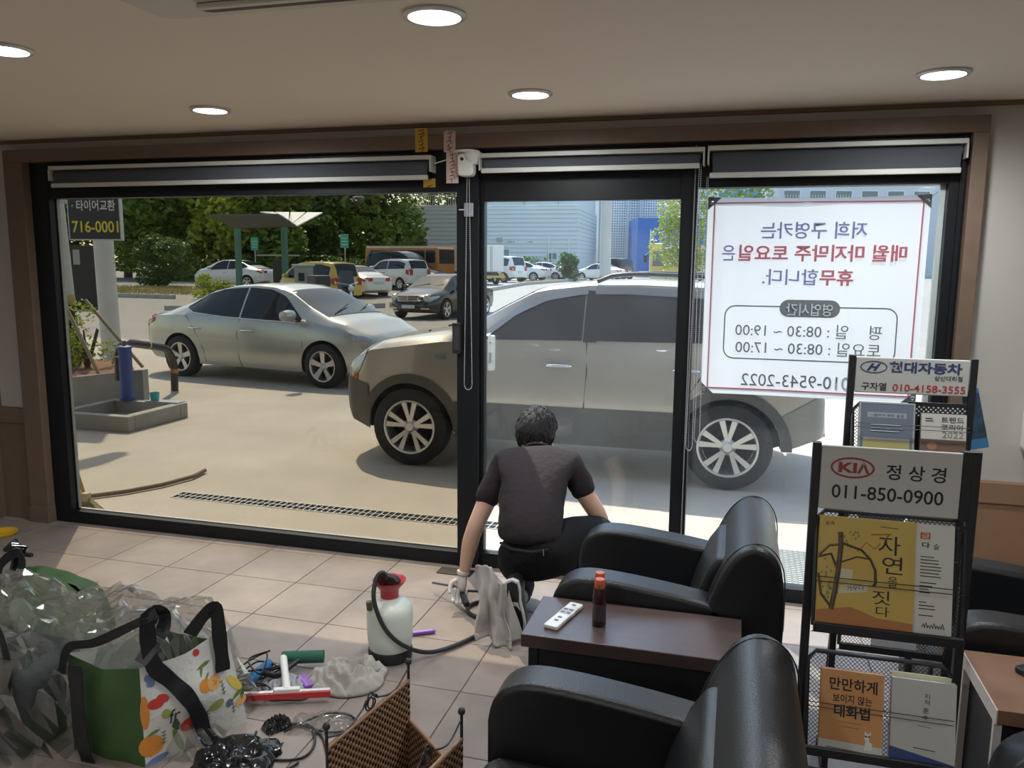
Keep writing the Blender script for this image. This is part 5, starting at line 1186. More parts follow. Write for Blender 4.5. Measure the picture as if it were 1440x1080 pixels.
BL(tk, '트렌드', .024, .148, .062, .017, INK, .01); BL(tk, '코리아', .024, .126, .062, .017, INK, .01); BL(tk, '2022', .026, .103, .058, .019, mat('grey_brown_ink', (.20,.18,.16), .6), 0)
patch(tk, [(-.062,0),(.062,0),(.062,.088),(-.062,.088)], mat('cover_brown', (.16,.10,.07), .5), 'cover_band'); m = MB(); ln(m, [(-.05,.150),(-.03,.150)], .0012); ln(m, [(-.05,.143),(-.028,.143)], .0012); m.build('small_print', INK, tk)
m = MB(); m.lathe([(.001,-.001),(.013,-.0008)], 14, axis='Y', at=(-.03,0,.068), caps=False); m.build('printed_face', mat('print_skin', (.35,.17,.10), .6), tk, fixn=False)
pn = MB(); 
t_ = r2
bp = MB().box(-.005, -.016, 1.070, .158, -.013, 1.272).build('dark_panel', RK, r2, bevel=.003)
m = MB(); rr = random.Random(8)
for kx in range(12):
    for kz in range(5):
        m.lathe([(.0006,-.0175),(.0028,-.017)], 6, axis='Y', at=(-.0+kx*.0133+(kz%2)*.0066,0,1.240+kz*.0066-.01), caps=False)
for kz in range(24): m.lathe([(.0006,-.0175),(.0028,-.017)], 6, axis='Y', at=(.001+(kz%2)*.006,0,1.075+kz*.0078), caps=False)
m.build('hole_light_disc', mat('hole_light', (.6,.6,.58), .6), r2, fixn=False)['kind'] = 'stuff'  # pale discs painted for light coming through the panel's holes
mg = thing('magazine', (.705, 2.70, 1.13), 'blue and black magazine hanging out of the right side of the taller rack', 'magazine'); mg.rotation_euler = (0, math.radians(-14), 0)
MB().box(0,0,0,.048,.006,.185).build('cover', mat('magazine_navy', (.02,.03,.05), .35, noise_=(30,1,(.05,.12,.2))), mg, bevel=.001); MB().box(0,-.001,0,.048,0,.03).build('blue_band', mat('magazine_blue', (.06,.22,.42), .4), mg); MB().box(0,-.001,.17,.048,0,.185).build('blue_band', MATS['magazine_blue'], mg)
for i, (x, z, c) in enumerate(((.46,.79,(.10,.13,.17)),(.60,.79,(.45,.45,.43)),(.52,.49,(.30,.31,.33)))):
    b = book('magazine', x, z, .13, .18, PY+.004, .006, mat('magazine_cover_%d' % i, c, .5), ('dark blue','pale','grey')[i]+' magazine on a lower tray of the taller rack, mostly hidden', 'magazine')
m_ = MB().box(-.045,-.0005,.10,.045,0,.15).build('title_band', PAPER, b)
# ================================================================== FLOOR CLUTTER
def squig(pts, n=8):
    """Catmull-Rom through points"""
    P = [Vector(p) for p in pts]; P = [P[0]*2-P[1]]+P+[P[-1]*2-P[-2]]; out = []
    for i in range(1, len(P)-2):
        for k in range(n):
            t = k/n; out.append(.5*((2*P[i])+(P[i+1]-P[i-1])*t+(2*P[i-1]-5*P[i]+4*P[i+1]-P[i+2])*t*t+(3*P[i]-P[i-1]-3*P[i+1]+P[i+2])*t**3))
    out.append(P[-2]); return out
# ---- pump sprayer
t = thing('pump_sprayer', (-1.375, 3.03, 0), 'translucent white pump sprayer bottle with red funnel collar and black handle', 'sprayer')
MILK = mat('milky_plastic', (.66,.70,.62), .35); bs = MILK.node_tree.nodes['Principled BSDF']; bs.inputs['Subsurface Weight'].default_value = .3; bs.inputs['Subsurface Radius'].default_value = (.02,.02,.02)
MB().lathe([(.001,.03),(.080,.03),(.090,.05),(.097,.10),(.099,.20),(.097,.222),(.085,.245),(.060,.262),(.038,.272),(.036,.285),(.001,.285)], 40).build('tank', MILK, t, smooth=50)
MB().lathe([(.086,.0),(.093,.003),(.095,.04),(.091,.05),(.086,.05)], 36).build('base_ring', BLK, t, smooth=40)
RP = mat('red_plastic', (.50,.035,.04), .35)
MB().lathe([(.038,.265),(.040,.305),(.050,.318),(.068,.340),(.071,.348),(.064,.344),(.046,.326),(.030,.320),(.001,.320)], 36).build('funnel_collar', RP, t, smooth=50)
MB().prism([(-.045,.325),(.045,.325),(.05,.345),(.03,.365),(-.03,.375),(-.052,.355)], -.018, .018).build('pump_handle', BLK, t, bevel=.008)
MB().tube([(-.022,-.02,.33),(-.022,-.02,.375)], .012, 10).build('trigger_block', BLK, t, smooth=50)
MB().tube([(-.06,-.075,.272),(-.058,-.072,.235)], .013, 12).build('relief_valve', mat('olive_valve', (.08,.10,.04), .4), t, smooth=50)
hose = squig([(-1.375,3.0,.36),(-1.385,2.985,.395),(-1.405,2.965,.37),(-1.40,2.93,.29),(-1.35,2.93,.17),(-1.28,2.98,.08),(-1.20,3.08,.02),(-1.10,3.24,.012),(-1.02,3.45,.012),(-.99,3.62,.012),(-1.06,3.70,.012),(-1.17,3.66,.012),(-1.21,3.58,.012),(-1.16,3.50,.012),(-1.05,3.47,.012),(-.9,3.50,.012)], 8)
tag(MB().tube(hose, .0095, 8).build('sprayer_hose', mat('black_hose', (.025,.027,.028), .35), smooth=60), 'black hose curving from the white sprayer to a coil beside the man', 'hose')
t = thing('scraper', (-1.32, 3.262, .004), 'purple plastic scraper handle lying behind the white sprayer', 'scraper', math.radians(32))
MB().prism(rrect(-.075,-.011,.06,.011,.009), 0, .014, 'XY').build('handle', mat('purple_plastic', (.24,.08,.42), .4), t, bevel=.003); MB().box(-.045,-.005,.0135,.045,.005,.0148).build('groove', mat('pale_purple', (.42,.25,.6), .4), t)
t = thing('floor_hinge_plate', (-1.44, 4.02, 0), 'black metal floor plate in front of the door post', 'plate')
MB().box(-.085,-.045,0,.11,.045,.006).build('plate', BLK, t, bevel=.002)
for sx in (-.06,.08): MB().lathe([(.004,.006),(.003,.0075),(.001,.0078)], 8, at=(sx,0,0)).build('screw', CHROME, t)
# ---- squeegee, cloths, brushes
t = thing('squeegee', (-1.60, 2.57, .012), 'white and red window squeegee lying on a pile of grey microfibre cloth', 'squeegee', math.radians(22)); t.location.z = .03
MB().box(-.165,-.016,-.006,.165,-.008,.018).build('rubber_edge', RP, t, bevel=.001); MB().box(-.165,-.008,-.004,.165,.010,.022).build('channel', mat('aluminium', (.7,.7,.7), .3, .8), t, bevel=.003)
MB().tube([(0,.0,.02),(-.02,.09,.045),(-.045,.20,.055)], [.017,.014,.016], 12).build('handle', WHITE, t, smooth=50); MB().box(-.05,-.012,.01,.05,.012,.034).build('clamp', WHITE, t, bevel=.005)
def cloth(name, cx, cy, rx, ry, hz, seed, m, label, rot=0, freq=14, cat='cloth'):
    def fn(u, v):
        a = 2*PI*u; r = v; e = 1+.28*noise.noise((math.cos(a)*1.6+seed, math.sin(a)*1.6, seed)); x = rx*r*e*math.cos(a); y = ry*r*e*math.sin(a)
        n1 = noise.noise((x*freq+seed, y*freq*1.6, seed)); n2 = 1-abs(noise.noise((x*freq*1.9, y*freq*1.3+seed, 3)))*2
        z = hz*(1-r**2.4)*(.50+.55*n1+.55*n2)+.005+.008*max(0, n2)*(r < .98)
        c, s = math.cos(rot), math.sin(rot); return (x*c-y*s, x*s+y*c, max(.002, z))
    o = MB().grid(fn, 90, 34).build(name, m, fixn=False, smooth=80, solid=.003); o.location = (cx, cy, 0); return tag(o, label, cat)
TOW = mat('beige_towel', (.42,.39,.34), .95, noise_=(90,.5,(.34,.31,.27)), bump=(400,.5), sheen=.3)
cloth('towel', -1.45, 2.77, .180, .11, .085, 3, TOW, 'crumpled beige towel between the squeegee and the white sprayer', .6, freq=15)
cloth('towel_cloth', -1.64, 2.66, .11, .09, .035, 9, mat('grey_microfibre', (.36,.36,.37), .95, bump=(300,.5)), 'grey microfibre cloth bunched under the white squeegee', 0)
def brush(name, a, b, r, m, label, hm=None, h2=None):
    t = thing(name, a, label, 'brush'); d = Vector(b)-Vector(a)
    MB().tube([(0,0,0), tuple(d*.5), tuple(d)], r, 10).build('sleeve', m, t, smooth=50)
    if h2: MB().tube([tuple(d*.5), tuple(Vector(h2)-Vector(a))], .011, 8).build('handle', hm, t, smooth=50)
    return t
brush('window_washer', (-1.76,2.80,.05), (-1.60,2.86,.05), .026, mat('dark_green_sleeve', (.02,.11,.07), .8, bump=(200,.5)), 'dark green window washer sleeve lying behind the squeegee', BLK, (-1.72,2.68,.03))
brush('window_washer', (-1.80,2.62,.03), (-1.78,2.74,.055), .020, mat('blue_sleeve', (.03,.16,.36), .7, bump=(200,.5)), 'short blue brush at the left of the cleaning tools', BLK, (-1.70,2.66,.05))
t = thing('pad', (-1.585, 2.68, .03), 'purple plastic scraper blade lying beside the beige towel', 'scraper', math.radians(-40)); MB().box(-.05,-.018,0,.05,.018,.012).build('blade', MATS['purple_plastic'], t, bevel=.003); MB().box(-.045,-.010,.0118,.045,-.006,.0135).build('rib', MATS['pale_purple'], t)
# ---- cables and black scraps
CB = mat('black_cable', (.015,.015,.016), .4)
def cable(pts, r, label, name='cable'): return tag(MB().tube(squig(pts), r, 6).build(name, CB, smooth=60), label, 'cable')
rr = random.Random(21); p = []
for k in range(15):
    a = k*2.1; p.append((-1.80+.075*math.cos(a)+rr.uniform(-.03,.03), 2.70+.10*math.sin(a*1.15)+rr.uniform(-.02,.02), .006+.005*k+rr.uniform(0,.01)))
cable(p, .0038, 'tangled black cable heap beside the fruit print bag')
p = []
for k in range(10):
    a = k*1.9+1; p.append((-1.74+.06*math.cos(a)+rr.uniform(-.03,.03), 2.58+.06*math.sin(a)+rr.uniform(-.02,.02), .005+.004*k))
cable(p, .0034, 'thinner looped black cord between the fruit print bag and squeegee')
cable([(-1.60,2.36,.006),(-1.56,2.27,.006),(-1.46,2.23,.006),(-1.36,2.27,.006),(-1.37,2.37,.006),(-1.45,2.45,.008),(-1.53,2.42,.006)], .0045, 'flat black strap loop on the tiles left of the wicker basket')
cable([(-1.45,2.45,.014),(-1.36,2.40,.006),(-1.28,2.30,.005),(-1.20,2.24,.005),(-1.12,2.25,.005)], .0045, 'black strap running to the foot of the wicker basket')
cable([(-1.50,2.38,.01),(-1.42,2.52,.012),(-1.33,2.55,.008),(-1.26,2.49,.006),(-1.35,2.43,.006),(-1.48,2.44,.01)], .004, 'black cord loop below the beige towel')
cable([(-1.36,2.24,.006),(-1.38,2.16,.006),(-1.30,2.12,.006),(-1.22,2.14,.006)], .0045, 'short black strap end at the bottom of the photo left of the basket')
def scrap(name, cx, cy, rx, ry, hz, seed, m, label, rot=0, cat='plastic bag'):
    def fn(u, v):
        x = (u-.5)*2; y = (v-.5)*2; w = max(0, 1-x*x)*max(0, 1-y*y)
        n1 = 1-2*abs(noise.noise((x*1.3+seed, y*1.3, seed))); n2 = 1-2*abs(noise.noise((x*3+seed, y*3, seed+4)))
        z = hz*(w**.4)*(.35+.5*n1+.22*n2); c, s = math.cos(rot), math.sin(rot); X = x*rx*(1+.12*n1); Y = y*ry*(1+.15*n2)
        return (X*c-Y*s, X*s+Y*c, max(.003, z))
    o = MB().grid(fn, 40, 40).build(name, m, fixn=False, smooth=20); o.location = (cx, cy, 0); return tag(o, label, cat)
BPL = mat('black_film', (.01,.011,.012), .12, spec=.8)
scrap('plastic_bag', -1.575, 2.20, .13, .10, .06, 2, BPL, 'shiny black plastic bag crumpled at the bottom, right of the fruit print bag', .2)
scrap('plastic_bag', -1.545, 2.41, .045, .03, .05, 5, BPL, 'small knot of black plastic film above the black bag', 1.0)
CLF = glass_mat('clear_film', (.90,.90,.88), .13, haze=.10, rough=.06, hazecol=(.8,.8,.78))
scrap('plastic_wrapper', -1.40, 2.47, .10, .06, .045, 7, CLF, 'small clear plastic wrapper on the tiles below the beige towel', .3, 'wrapper')
# ---- reusable bag with fruit print
CAN = mat('white_woven_bag', (.60,.60,.56), .45, bump=(60,.25)); GREEN = mat('green_bag_side', (.035,.085,.022), .6, noise_=(6,.6,(.05,.11,.03)), bump=(40,.2)); STR = mat('black_strap', (.010,.011,.013), .35)
t = thing('shopping_bag', (-1.84, 2.08, 0), 'large shopping bag with fruit print front, green side and black handles', 'bag')
N0 = Vector((0,0,0)); R0 = Vector((.135,.275,0)); L0 = Vector((-.31,.02,0)); Bk0 = R0+L0
H = .355; e = R0.normalized(); nrm = Vector((e.y,-e.x,0)); LL = R0.length
def face(u, v, A, B, nn, bulge, seed):
    p = A+(B-A)*u; bz_ = math.sin(PI*min(1, max(0, v)))*math.sin(PI*u); n1 = noise.noise((u*3+seed, v*3, seed))
    top = H*(1-.07*math.sin(PI*u)+.12*(u if seed == 1 else 0)); q = p+nn*(bulge*bz_+.018*n1*math.sin(PI*u)); return Vector((q.x+.03*(1-v)*(u > .5)*0, q.y, top*v))
def ff(u, v): q = face(u, v, N0, R0, nrm, .035, 1); return q+e*(.07*(1-v)*u)
MB().grid(lambda u, v: tuple(ff(u, v)), 24, 18).build('front_panel', CAN, t, fixn=False, smooth=60)
MB().grid(lambda u, v: tuple(face(u, v, L0, N0, Vector((0,-1,0)), .03, 2)), 16, 14).build('side_panel', GREEN, t, fixn=False, smooth=60)
MB().grid(lambda u, v: tuple(face(u, v, L0, Bk0, -nrm, .02, 3)), 12, 10).build('back_panel', CAN, t, fixn=False, smooth=60)
MB().grid(lambda u, v: tuple(face(u, v, Bk0, R0, Vector((0,1,0)), .02, 4)), 12, 10).build('far_side_panel', GREEN, t, fixn=False, smooth=60)
def ribbon(t, pts, w, nn, name, mm, seed=0):
    P = squig(pts, 6); m = MB(); vs = []
    for i, p in enumerate(P):
        d = (P[min(i+1, len(P)-1)]-P[max(i-1, 0)]).normalized(); s = d.cross(Vector(nn)).normalized()*w/2*(1+.06*math.sin(i*.7+seed)); vs += [tuple(p-s), tuple(p+s)]
    m.add(vs, [(2*i, 2*i+1, 2*i+3, 2*i+2) for i in range(len(P)-1)]); return m.build(name, mm, t, fixn=False, solid=.002)
fo = lambda u, v, d=.008: tuple(ff(u, v)+nrm*d)
ribbon(t, [fo(.20,1.42,-.02), fo(.13,1.50,.0), fo(.10,1.25,.01), fo(.14,1.0,.012), fo(.28,.82,.014), fo(.40,.62,.016), fo(.48,.40,.014), fo(.54,.15,.014), fo(.58,.02,.02)], .052, nrm, 'handle', STR)
ribbon(t, [fo(.20,1.42,-.03), fo(.25,1.52,-.01), fo(.36,1.45,-.01), fo(.30,1.30,-.01), fo(.17,1.22,0), fo(.0,1.06,.01)], .045, (.2,-1,.1), 'handle', STR, 2)
ribbon(t, [fo(.62,1.12,-.02), fo(.80,1.24,.0), fo(.92,1.22,.01), fo(.90,1.0,.012), fo(.86,.78,.014), fo(.83,.66,.014)], .052, nrm, 'handle', STR, 1)
ribbon(t, [(-.31,-.01,.30), (-.26,-.02,.40), (-.14,-.03,.44), (-.02,0,.50), (.04,.05,.53)], .03, (0,-1,0), 'handle', STR, 4)
ribbon(t, [(-.215,-.045,.355), (-.212,-.05,.25), (-.208,-.05,.1), (-.206,-.03,.0)], .055, (0,-1,0), 'side_strap', STR)
def fruit(u, v, ru, rv, mm, name='printed_fruit', ang=0, k=14, leafm=None, shape=None):
    m = MB(); c = [(0, 0)]+[(math.cos(2*PI*i/k), math.sin(2*PI*i/k)) for i in range(k)]
    if shape: c = [(0, 0)]+shape
    vs = []
    for (a, b) in c:
        x = a*ru*math.cos(ang)-b*rv*math.sin(ang); z = a*ru*math.sin(ang)+b*rv*math.cos(ang); vs.append(tuple(ff(u+x/LL, v+z/H)+nrm*.0015))
    n = len(c)-1; m.add(vs, [(0, 1+i, 1+(i+1)%n) for i in range(n)]); return m.build(name, mm, t, fixn=False)
PR = {n: mat('print_'+n, c, .5) for n, c in dict(red=(.50,.04,.03), orange=(.62,.24,.04), peach=(.66,.36,.12), blue=(.16,.22,.42), green=(.13,.20,.05), olive=(.30,.32,.08), yellow=(.65,.50,.08), darkgreen=(.05,.10,.04), plum=(.12,.13,.20)).items()}
LF = [(1,0),(.4,.5),(-.3,.4),(-1,0),(-.3,-.4),(.4,-.5)]
for (u, v, a, b, c, an) in ((.12,.62,.024,.018,'red',.3),(.19,.66,.018,.015,'red',-.4),(.02,.55,.012,.06,'orange',0),(.08,.88,.013,.013,'blue',0),(.12,.86,.012,.012,'blue',0),(.10,.82,.013,.012,'blue',0),(.20,.50,.013,.018,'olive',0),
    (.42,.30,.032,.028,'red',0),(.06,.20,.034,.040,'orange',.2),(.62,.95,.011,.014,'red',.5),(.62,.62,.020,.024,'orange',.2),(.72,.60,.024,.026,'peach',0),(.725,.60,.010,.011,'orange',0),(.86,.80,.016,.040,'olive',0),(.95,.45,.014,.045,'yellow',.5),
    (.30,.16,.010,.055,'green',.25),(.70,.36,.026,.018,'olive',.2),(.84,.30,.012,.015,'plum',0),(.98,.24,.022,.016,'peach',.3),(.10,.03,.035,.014,'blue',.3),(.58,.06,.012,.01,'red',0)):
    fruit(u, v, a, b, PR[c], ang=an)
for (u, v, a, b, c, an) in ((.08,.33,.022,.012,'green',.5),(.66,.80,.028,.014,'green',.1),(.62,.76,.018,.010,'green',1.2),(.28,.35,.012,.05,'darkgreen',.1),(.96,.33,.028,.018,'green',.3),(1.0,.28,.02,.014,'darkgreen',1),(.66,.69,.016,.008,'green',.8),(.5,.1,.012,.02,'plum',.3)):
    fruit(u, v, a, b, PR[c], 'printed_leaf', an, shape=LF)
m = MB()
for (u, v, s) in ((.17,.17,1),(.80,.42,-1),(.88,.16,1),(.60,.2,1)):
    m.tube([tuple(ff(u, v+q*.05)+nrm*.0015) for q in range(4)], .0010, 4)
    for q in range(4): m.tube([tuple(ff(u-.02*1, v+.03+q*.04)+nrm*.0015), tuple(ff(u, v+.015+q*.04)+nrm*.0015), tuple(ff(u+.02, v+.03+q*.04)+nrm*.0015)], .0011, 4)
m.build('printed_twigs', PR['darkgreen'], t)['kind'] = 'stuff'
text('fr', tuple(ff(.27,.47)+nrm*.004), .038, .045, INK, t, xd=tuple(e), yd=(0,0,1), th=.001, italic=.2)
# ---- second green bag and black thing behind, and the big clear plastic
t = thing('green_bag', (-3.02, 2.80, 0), 'dark green cloth bag behind the clear plastic at the left edge', 'bag')
MB().grid(lambda u, v: (.36*math.cos(2*PI*u)*math.cos(v*PI/2)**.7, .26*math.sin(2*PI*u)*math.cos(v*PI/2)**.7, .27*math.sin(v*PI/2)+.03*noise.noise((u*6,v*4,1))*(v < .95)), 30, 14).build('body', GREEN, t, fixn=False, smooth=60)
ribbon(t, [(-.05,-.12,.22),(-.08,-.1,.33),(0,-.08,.40),(.05,-.1,.36),(.02,-.14,.26)], .04, (0,-1,0), 'handle', STR)
t = thing('spray_nozzle', (-3.12, 2.80, .27), 'black angular handle sticking up behind the clear plastic at far left', 'handle')
MB().tube([(0,0,-.01),(.02,0,.07),(.06,0,.12),(.01,0,.14),(-.05,0,.10)], [.03,.024,.018,.02,.012], 8).build('grip', BPL, t, smooth=40)
MB().tube([(.03,0,.09),(.10,.0,.09)], .01, 6).build('nozzle', BLK, t, smooth=40)
t = thing('dish', (-4.30, 3.78, 0), 'round yellow plastic dish on the floor at the left edge', 'dish')
MB().lathe([(.001,.004),(.065,.004),(.085,.022),(.09,.024),(.075,.0),(.001,.0)], 28).build('bowl', mat('yellow_plastic', (.62,.36,.02), .4), t, smooth=50); MB().lathe([(.085,.0225),(.092,.0255),(.093,.022)], 28, caps=False).build('rim', MATS['yellow_plastic'], t, smooth=50)
CLB = glass_mat('crinkled_clear_plastic', (.95,.95,.93), .26, haze=.07, rough=.05, hazecol=(.75,.75,.72))
tm = CLB.node_tree; tc = tm.nodes.new('ShaderNodeTexCoord'); vo = tm.nodes.new('ShaderNodeTexVoronoi'); vo.feature = 'DISTANCE_TO_EDGE'; vo.inputs['Scale'].default_value = 22; vo.inputs['Randomness'].default_value = 1
bp_ = tm.nodes.new('ShaderNodeBump'); bp_.inputs['Strength'].default_value = .6; bp_.inputs['Distance'].default_value = .02
tm.links.new(tc.outputs['Object'], vo.inputs['Vector']); tm.links.new(vo.outputs[0], bp_.inputs['Height'])
for n in tm.nodes:
    if n.bl_idname in ('ShaderNodeBsdfGlossy', 'ShaderNodeBsdfTranslucent'): tm.links.new(bp_.outputs[0], n.inputs['Normal'])
def plastic(name, x0, x1, y0, y1, hf, seed, label, nu=70, nv=60):
    def fn(u, v):
        x = x0+(x1-x0)*u; y = y0+(y1-y0)*v; h = hf(u, v)
        r1 = 1-2*abs(noise.noise((x*4.2+seed, y*3.2, seed))); r2 = 1-2*abs(noise.noise((x*11+seed, y*8, seed+2))); r3 = 1-2*abs(noise.noise((x*26, y*22, seed)))
        return (x+.05*r2, y+.05*noise.noise((x*6, y*6, seed+9)), max(.004, h*(1+.12*r1)+(.04*r1+.035*r2+.022*r3)*min(1,h*6)))
    jr = random.Random(int(seed*10)); q = MB().grid(fn, nu//2, nv//2)
    q.v = [(a+jr.uniform(-.008,.008), b+jr.uniform(-.008,.008), max(.003, c+jr.uniform(-.012,.012))) for a, b, c in q.v]
    q.f = [t_ for f in q.f for t_ in ((f[0],f[1],f[2]),(f[0],f[2],f[3]))]; q.m = [0]*len(q.f)
    o = q.build(name, CLB, fixn=False); return tag(o, label, 'plastic sheet')
def dome(u, v): return (.36-.04*u)*min(1, math.sin(PI*min(1, max(0, u)))*2.2)*min(1, math.sin(PI*min(1, max(.0, v)))*2.0)
plastic('plastic_sheet', -3.1, -1.72, 2.14, 2.60, dome, 3.3, 'big crumpled clear plastic bag over the tool bags, behind the fruit print bag', 90, 60)
def dome2(u, v): return (.38-.08*u)*min(1, math.sin(PI*min(1, max(0, u)))*2.4)*min(1, math.sin(PI*min(1, max(.0, v)))*2.4)
plastic('plastic_sheet', -3.3, -2.17, 1.45, 2.24, dome2, 7.7, 'crumpled clear plastic film nearest the camera at the lower left corner', 80, 60)
t = thing('tool_bag', (-2.42, 2.12, 0), 'dark grey tool bag wrapped inside the clear plastic', 'bag')
MB().prism(rrect(-.26,0,.20,.33,.08), -.14, .14).build('body', mat('charcoal_canvas', (.035,.04,.038), .8, bump=(60,.4)), t, bevel=.04, seg=3)
ribbon(t, [(-.15,-.15,.28),(-.12,-.1,.42),(.02,-.08,.46),(.12,-.12,.38),(.14,-.15,.25)], .035, (0,-1,0), 'handle', STR)
t = thing('tool_bag', (-2.80, 1.98, 0), 'dull brown bag at the far lower left under the clear plastic', 'bag')
MB().prism(rrect(-.20,0,.22,.28,.09), -.13, .13).build('body', mat('brown_canvas', (.10,.085,.07), .8, bump=(60,.4)), t, bevel=.05, seg=3)
# ---- wicker magazine basket with iron finials
t = thing('wicker_basket', (-.965, 1.98, 0), 'brown wicker magazine basket with curled black iron finials', 'basket')
WK = mat('brown_wicker', (.34,.20,.11), .5, noise_=(60,.7,(.20,.11,.06))); IR = mat('black_iron', (.02,.02,.022), .45)
C4 = [Vector((-.035,-.19,0)), Vector((.035,.20,0)), Vector((.285,-.02,0)), Vector((.215,-.36,0))]   # near left, far left, far right, near right
def weave(A, B, z0, za, zb, name):
    d = (B-A); L_ = d.length; d.normalize(); n = Vector((d.y,-d.x,0)); m = MB(); ns = int(L_/.0125)
    for i in range(ns):
        x = L_*(i+.5)/ns; top = za+(zb-za)*(i+.5)/ns; k = int((top-z0)/.011)
        for j in range(k):
            z = z0+(top-z0)*(j+.5)/k; s = 1 if (i+j) % 2 else -1; c = A+d*x+n*(.004*s)+Vector((0,0,z))
            h = .0054; w = .0074; p = [c-d*w-Vector((0,0,h)), c+d*w-Vector((0,0,h)), c+d*w+Vector((0,0,h)), c-d*w+Vector((0,0,h))]; q = c+n*.0035*s
            m.add([*[tuple(a) for a in p], tuple(q)], [(0,1,4),(1,2,4),(2,3,4),(3,0,4)])
    o = m.build(name, WK, t, fixn=False); o['kind'] = 'stuff'
    MB().add([tuple(A+Vector((0,0,z0))), tuple(B+Vector((0,0,z0))), tuple(B+Vector((0,0,zb))), tuple(A+Vector((0,0,za)))], [(0,1,2,3)]).build('backing', mat('wicker_core', (.09,.05,.028), .8), t, fixn=False)
    MB().tube([tuple(A+Vector((0,0,za))), tuple(B+Vector((0,0,zb)))], .007, 8).build('rim', WK, t, smooth=50)
weave(C4[0], C4[1], .04, .40, .40, 'left_side'); weave(C4[1], C4[2], .04, .27, .27, 'far_end'); weave(C4[2], C4[3], .04, .38, .38, 'right_side'); weave(C4[3], C4[0], .04, .27, .27, 'near_end')
for c in C4:
    MB().tube([(c.x,c.y,0),(c.x,c.y,.455)], .0045, 8).build('post', IR, t, smooth=50); MB().lathe([(.0005,.450),(.009,.456),(.0105,.463),(.008,.470),(.0005,.474)], 12, at=(c.x,c.y,0)).build('finial', IR, t, smooth=50)
for (A, B) in ((C4[0], C4[1]), (C4[3], C4[2])):
    d = (B-A); M_ = lambda f, z: tuple(A+d*f+Vector((0,0,z)))
    MB().tube(squig([M_(0,.43),M_(.2,.405),M_(.42,.43),M_(.5,.46),M_(.58,.43),M_(.8,.405),M_(1,.44)]), .0028, 6).build('top_wire', IR, t, smooth=60)
    for s in (-1, 1):
        pts = [M_(.5+s*(.02+.07*math.cos(a)*(1-a/14)), .425+.024*math.sin(a)*(1-a/14)) for a in [k*.5 for k in range(16)]]
        MB().tube(pts, .0024, 5).build('scroll', IR, t, smooth=60)
# ================================================================== THE MAN CLEANING THE DOOR
def skin(name, nodes, edges, m, parent=None, sub=2, root=0, extra=None):
    """nodes: {key: (x,y,z,rx[,ry])}"""
    ks = list(nodes); me = bpy.data.meshes.new(name); me.from_pydata([nodes[k][:3] for k in ks], [(ks.index(a), ks.index(b)) for a, b in edges], [])
    o = bpy.data.objects.new(name, me); COL.objects.link(o)
    md = o.modifiers.new('skin', 'SKIN'); md.use_smooth_shade = True
    if not me.skin_vertices: bpy.context.view_layer.objects.active = o
    sv = me.skin_vertices[0].data if me.skin_vertices else None
    for i, k in enumerate(ks):
        n = nodes[k]; sv[i].radius = (n[3], n[4] if len(n) > 4 else n[3]); sv[i].use_root = (i == root)
    s = o.modifiers.new('sub', 'SUBSURF'); s.levels = s.render_levels = sub
    bpy.context.view_layer.update(); dg = bpy.context.evaluated_depsgraph_get()
    nm = bpy.data.meshes.new_from_object(o.evaluated_get(dg)); o.modifiers.clear(); o.data = nm
    if extra:
        for v in nm.vertices: v.co = extra(v.co.copy())
    nm.materials.clear(); nm.materials.append(m); nm.polygons.foreach_set('use_smooth', [True]*len(nm.polygons)); nm.name = name
    if parent: o.parent = parent
    return o
MAN = thing('person', (0, 0, 0), 'man in black shirt and trousers kneeling with back to camera, cleaning the glass door', 'person')
SHIRT = mat('black_shirt', (.030,.024,.027), .85, bump=(35,.5), spec=.2); PANT = mat('black_trousers', (.010,.010,.012), .8, bump=(30,.5), spec=.15)
HAIR = mat('black_hair', (.007,.005,.005), .7, bump=(160,.6)); GLV = mat('white_glove', (.62,.58,.54), .7, bump=(120,.3)); SHOE = mat('black_shoe', (.012,.012,.014), .5); SOLEW = mat('white_sole', (.62,.62,.60), .6)
J = dict(pel=(-.865,3.47,.38,.14,.115), bel=(-.875,3.50,.49,.135,.10), mid=(-.89,3.58,.585,.15,.11), che=(-.90,3.68,.66,.155,.115), nck0=(-.915,3.765,.735,.075,.07), nck=(-.930,3.81,.77,.052), hd0=(-.942,3.845,.80,.056), hd1=(-.945,3.875,.84,.066),
    shl=(-1.05,3.69,.68,.068), ull=(-1.12,3.65,.57,.052), ell=(-1.175,3.60,.425,.044), fol=(-1.205,3.60,.33,.044), wrl=(-1.232,3.595,.185,.028), hal=(-1.238,3.590,.15,.018),
    shr=(-.75,3.73,.705,.066), ulr=(-.70,3.76,.62,.052), elr=(-.615,3.80,.475,.047), forr=(-.60,3.86,.395,.043), wrr=(-.60,3.95,.31,.028), har=(-.60,4.00,.285,.024),
    hpl=(-.945,3.48,.36,.105), knl=(-1.00,3.83,.105,.062), anl=(-.935,3.50,.115,.045), hpr=(-.785,3.50,.365,.105), knr=(-.585,3.80,.425,.070), anr=(-.70,3.56,.11,.045))
E_ = [('pel','bel'),('bel','mid'),('mid','che'),('che','nck0'),('nck0','nck'),('nck','hd0'),('hd0','hd1'),('che','shl'),('shl','ull'),('ull','ell'),('ell','fol'),('fol','wrl'),('wrl','hal'),
      ('che','shr'),('shr','ulr'),('ulr','elr'),('elr','forr'),('forr','wrr'),('wrr','har'),('pel','hpl'),('hpl','knl'),('knl','anl'),('pel','hpr'),('hpr','knr'),('knr','anr')]
Jb = {k: (v[0],v[1],v[2],v[3]*.72,(v[4] if len(v) > 4 else v[3])*.72) if k in ('pel','bel','mid','che','hpl','hpr','shl','shr') else v for k, v in J.items()}
skin('body', Jb, E_, SKIN, MAN)
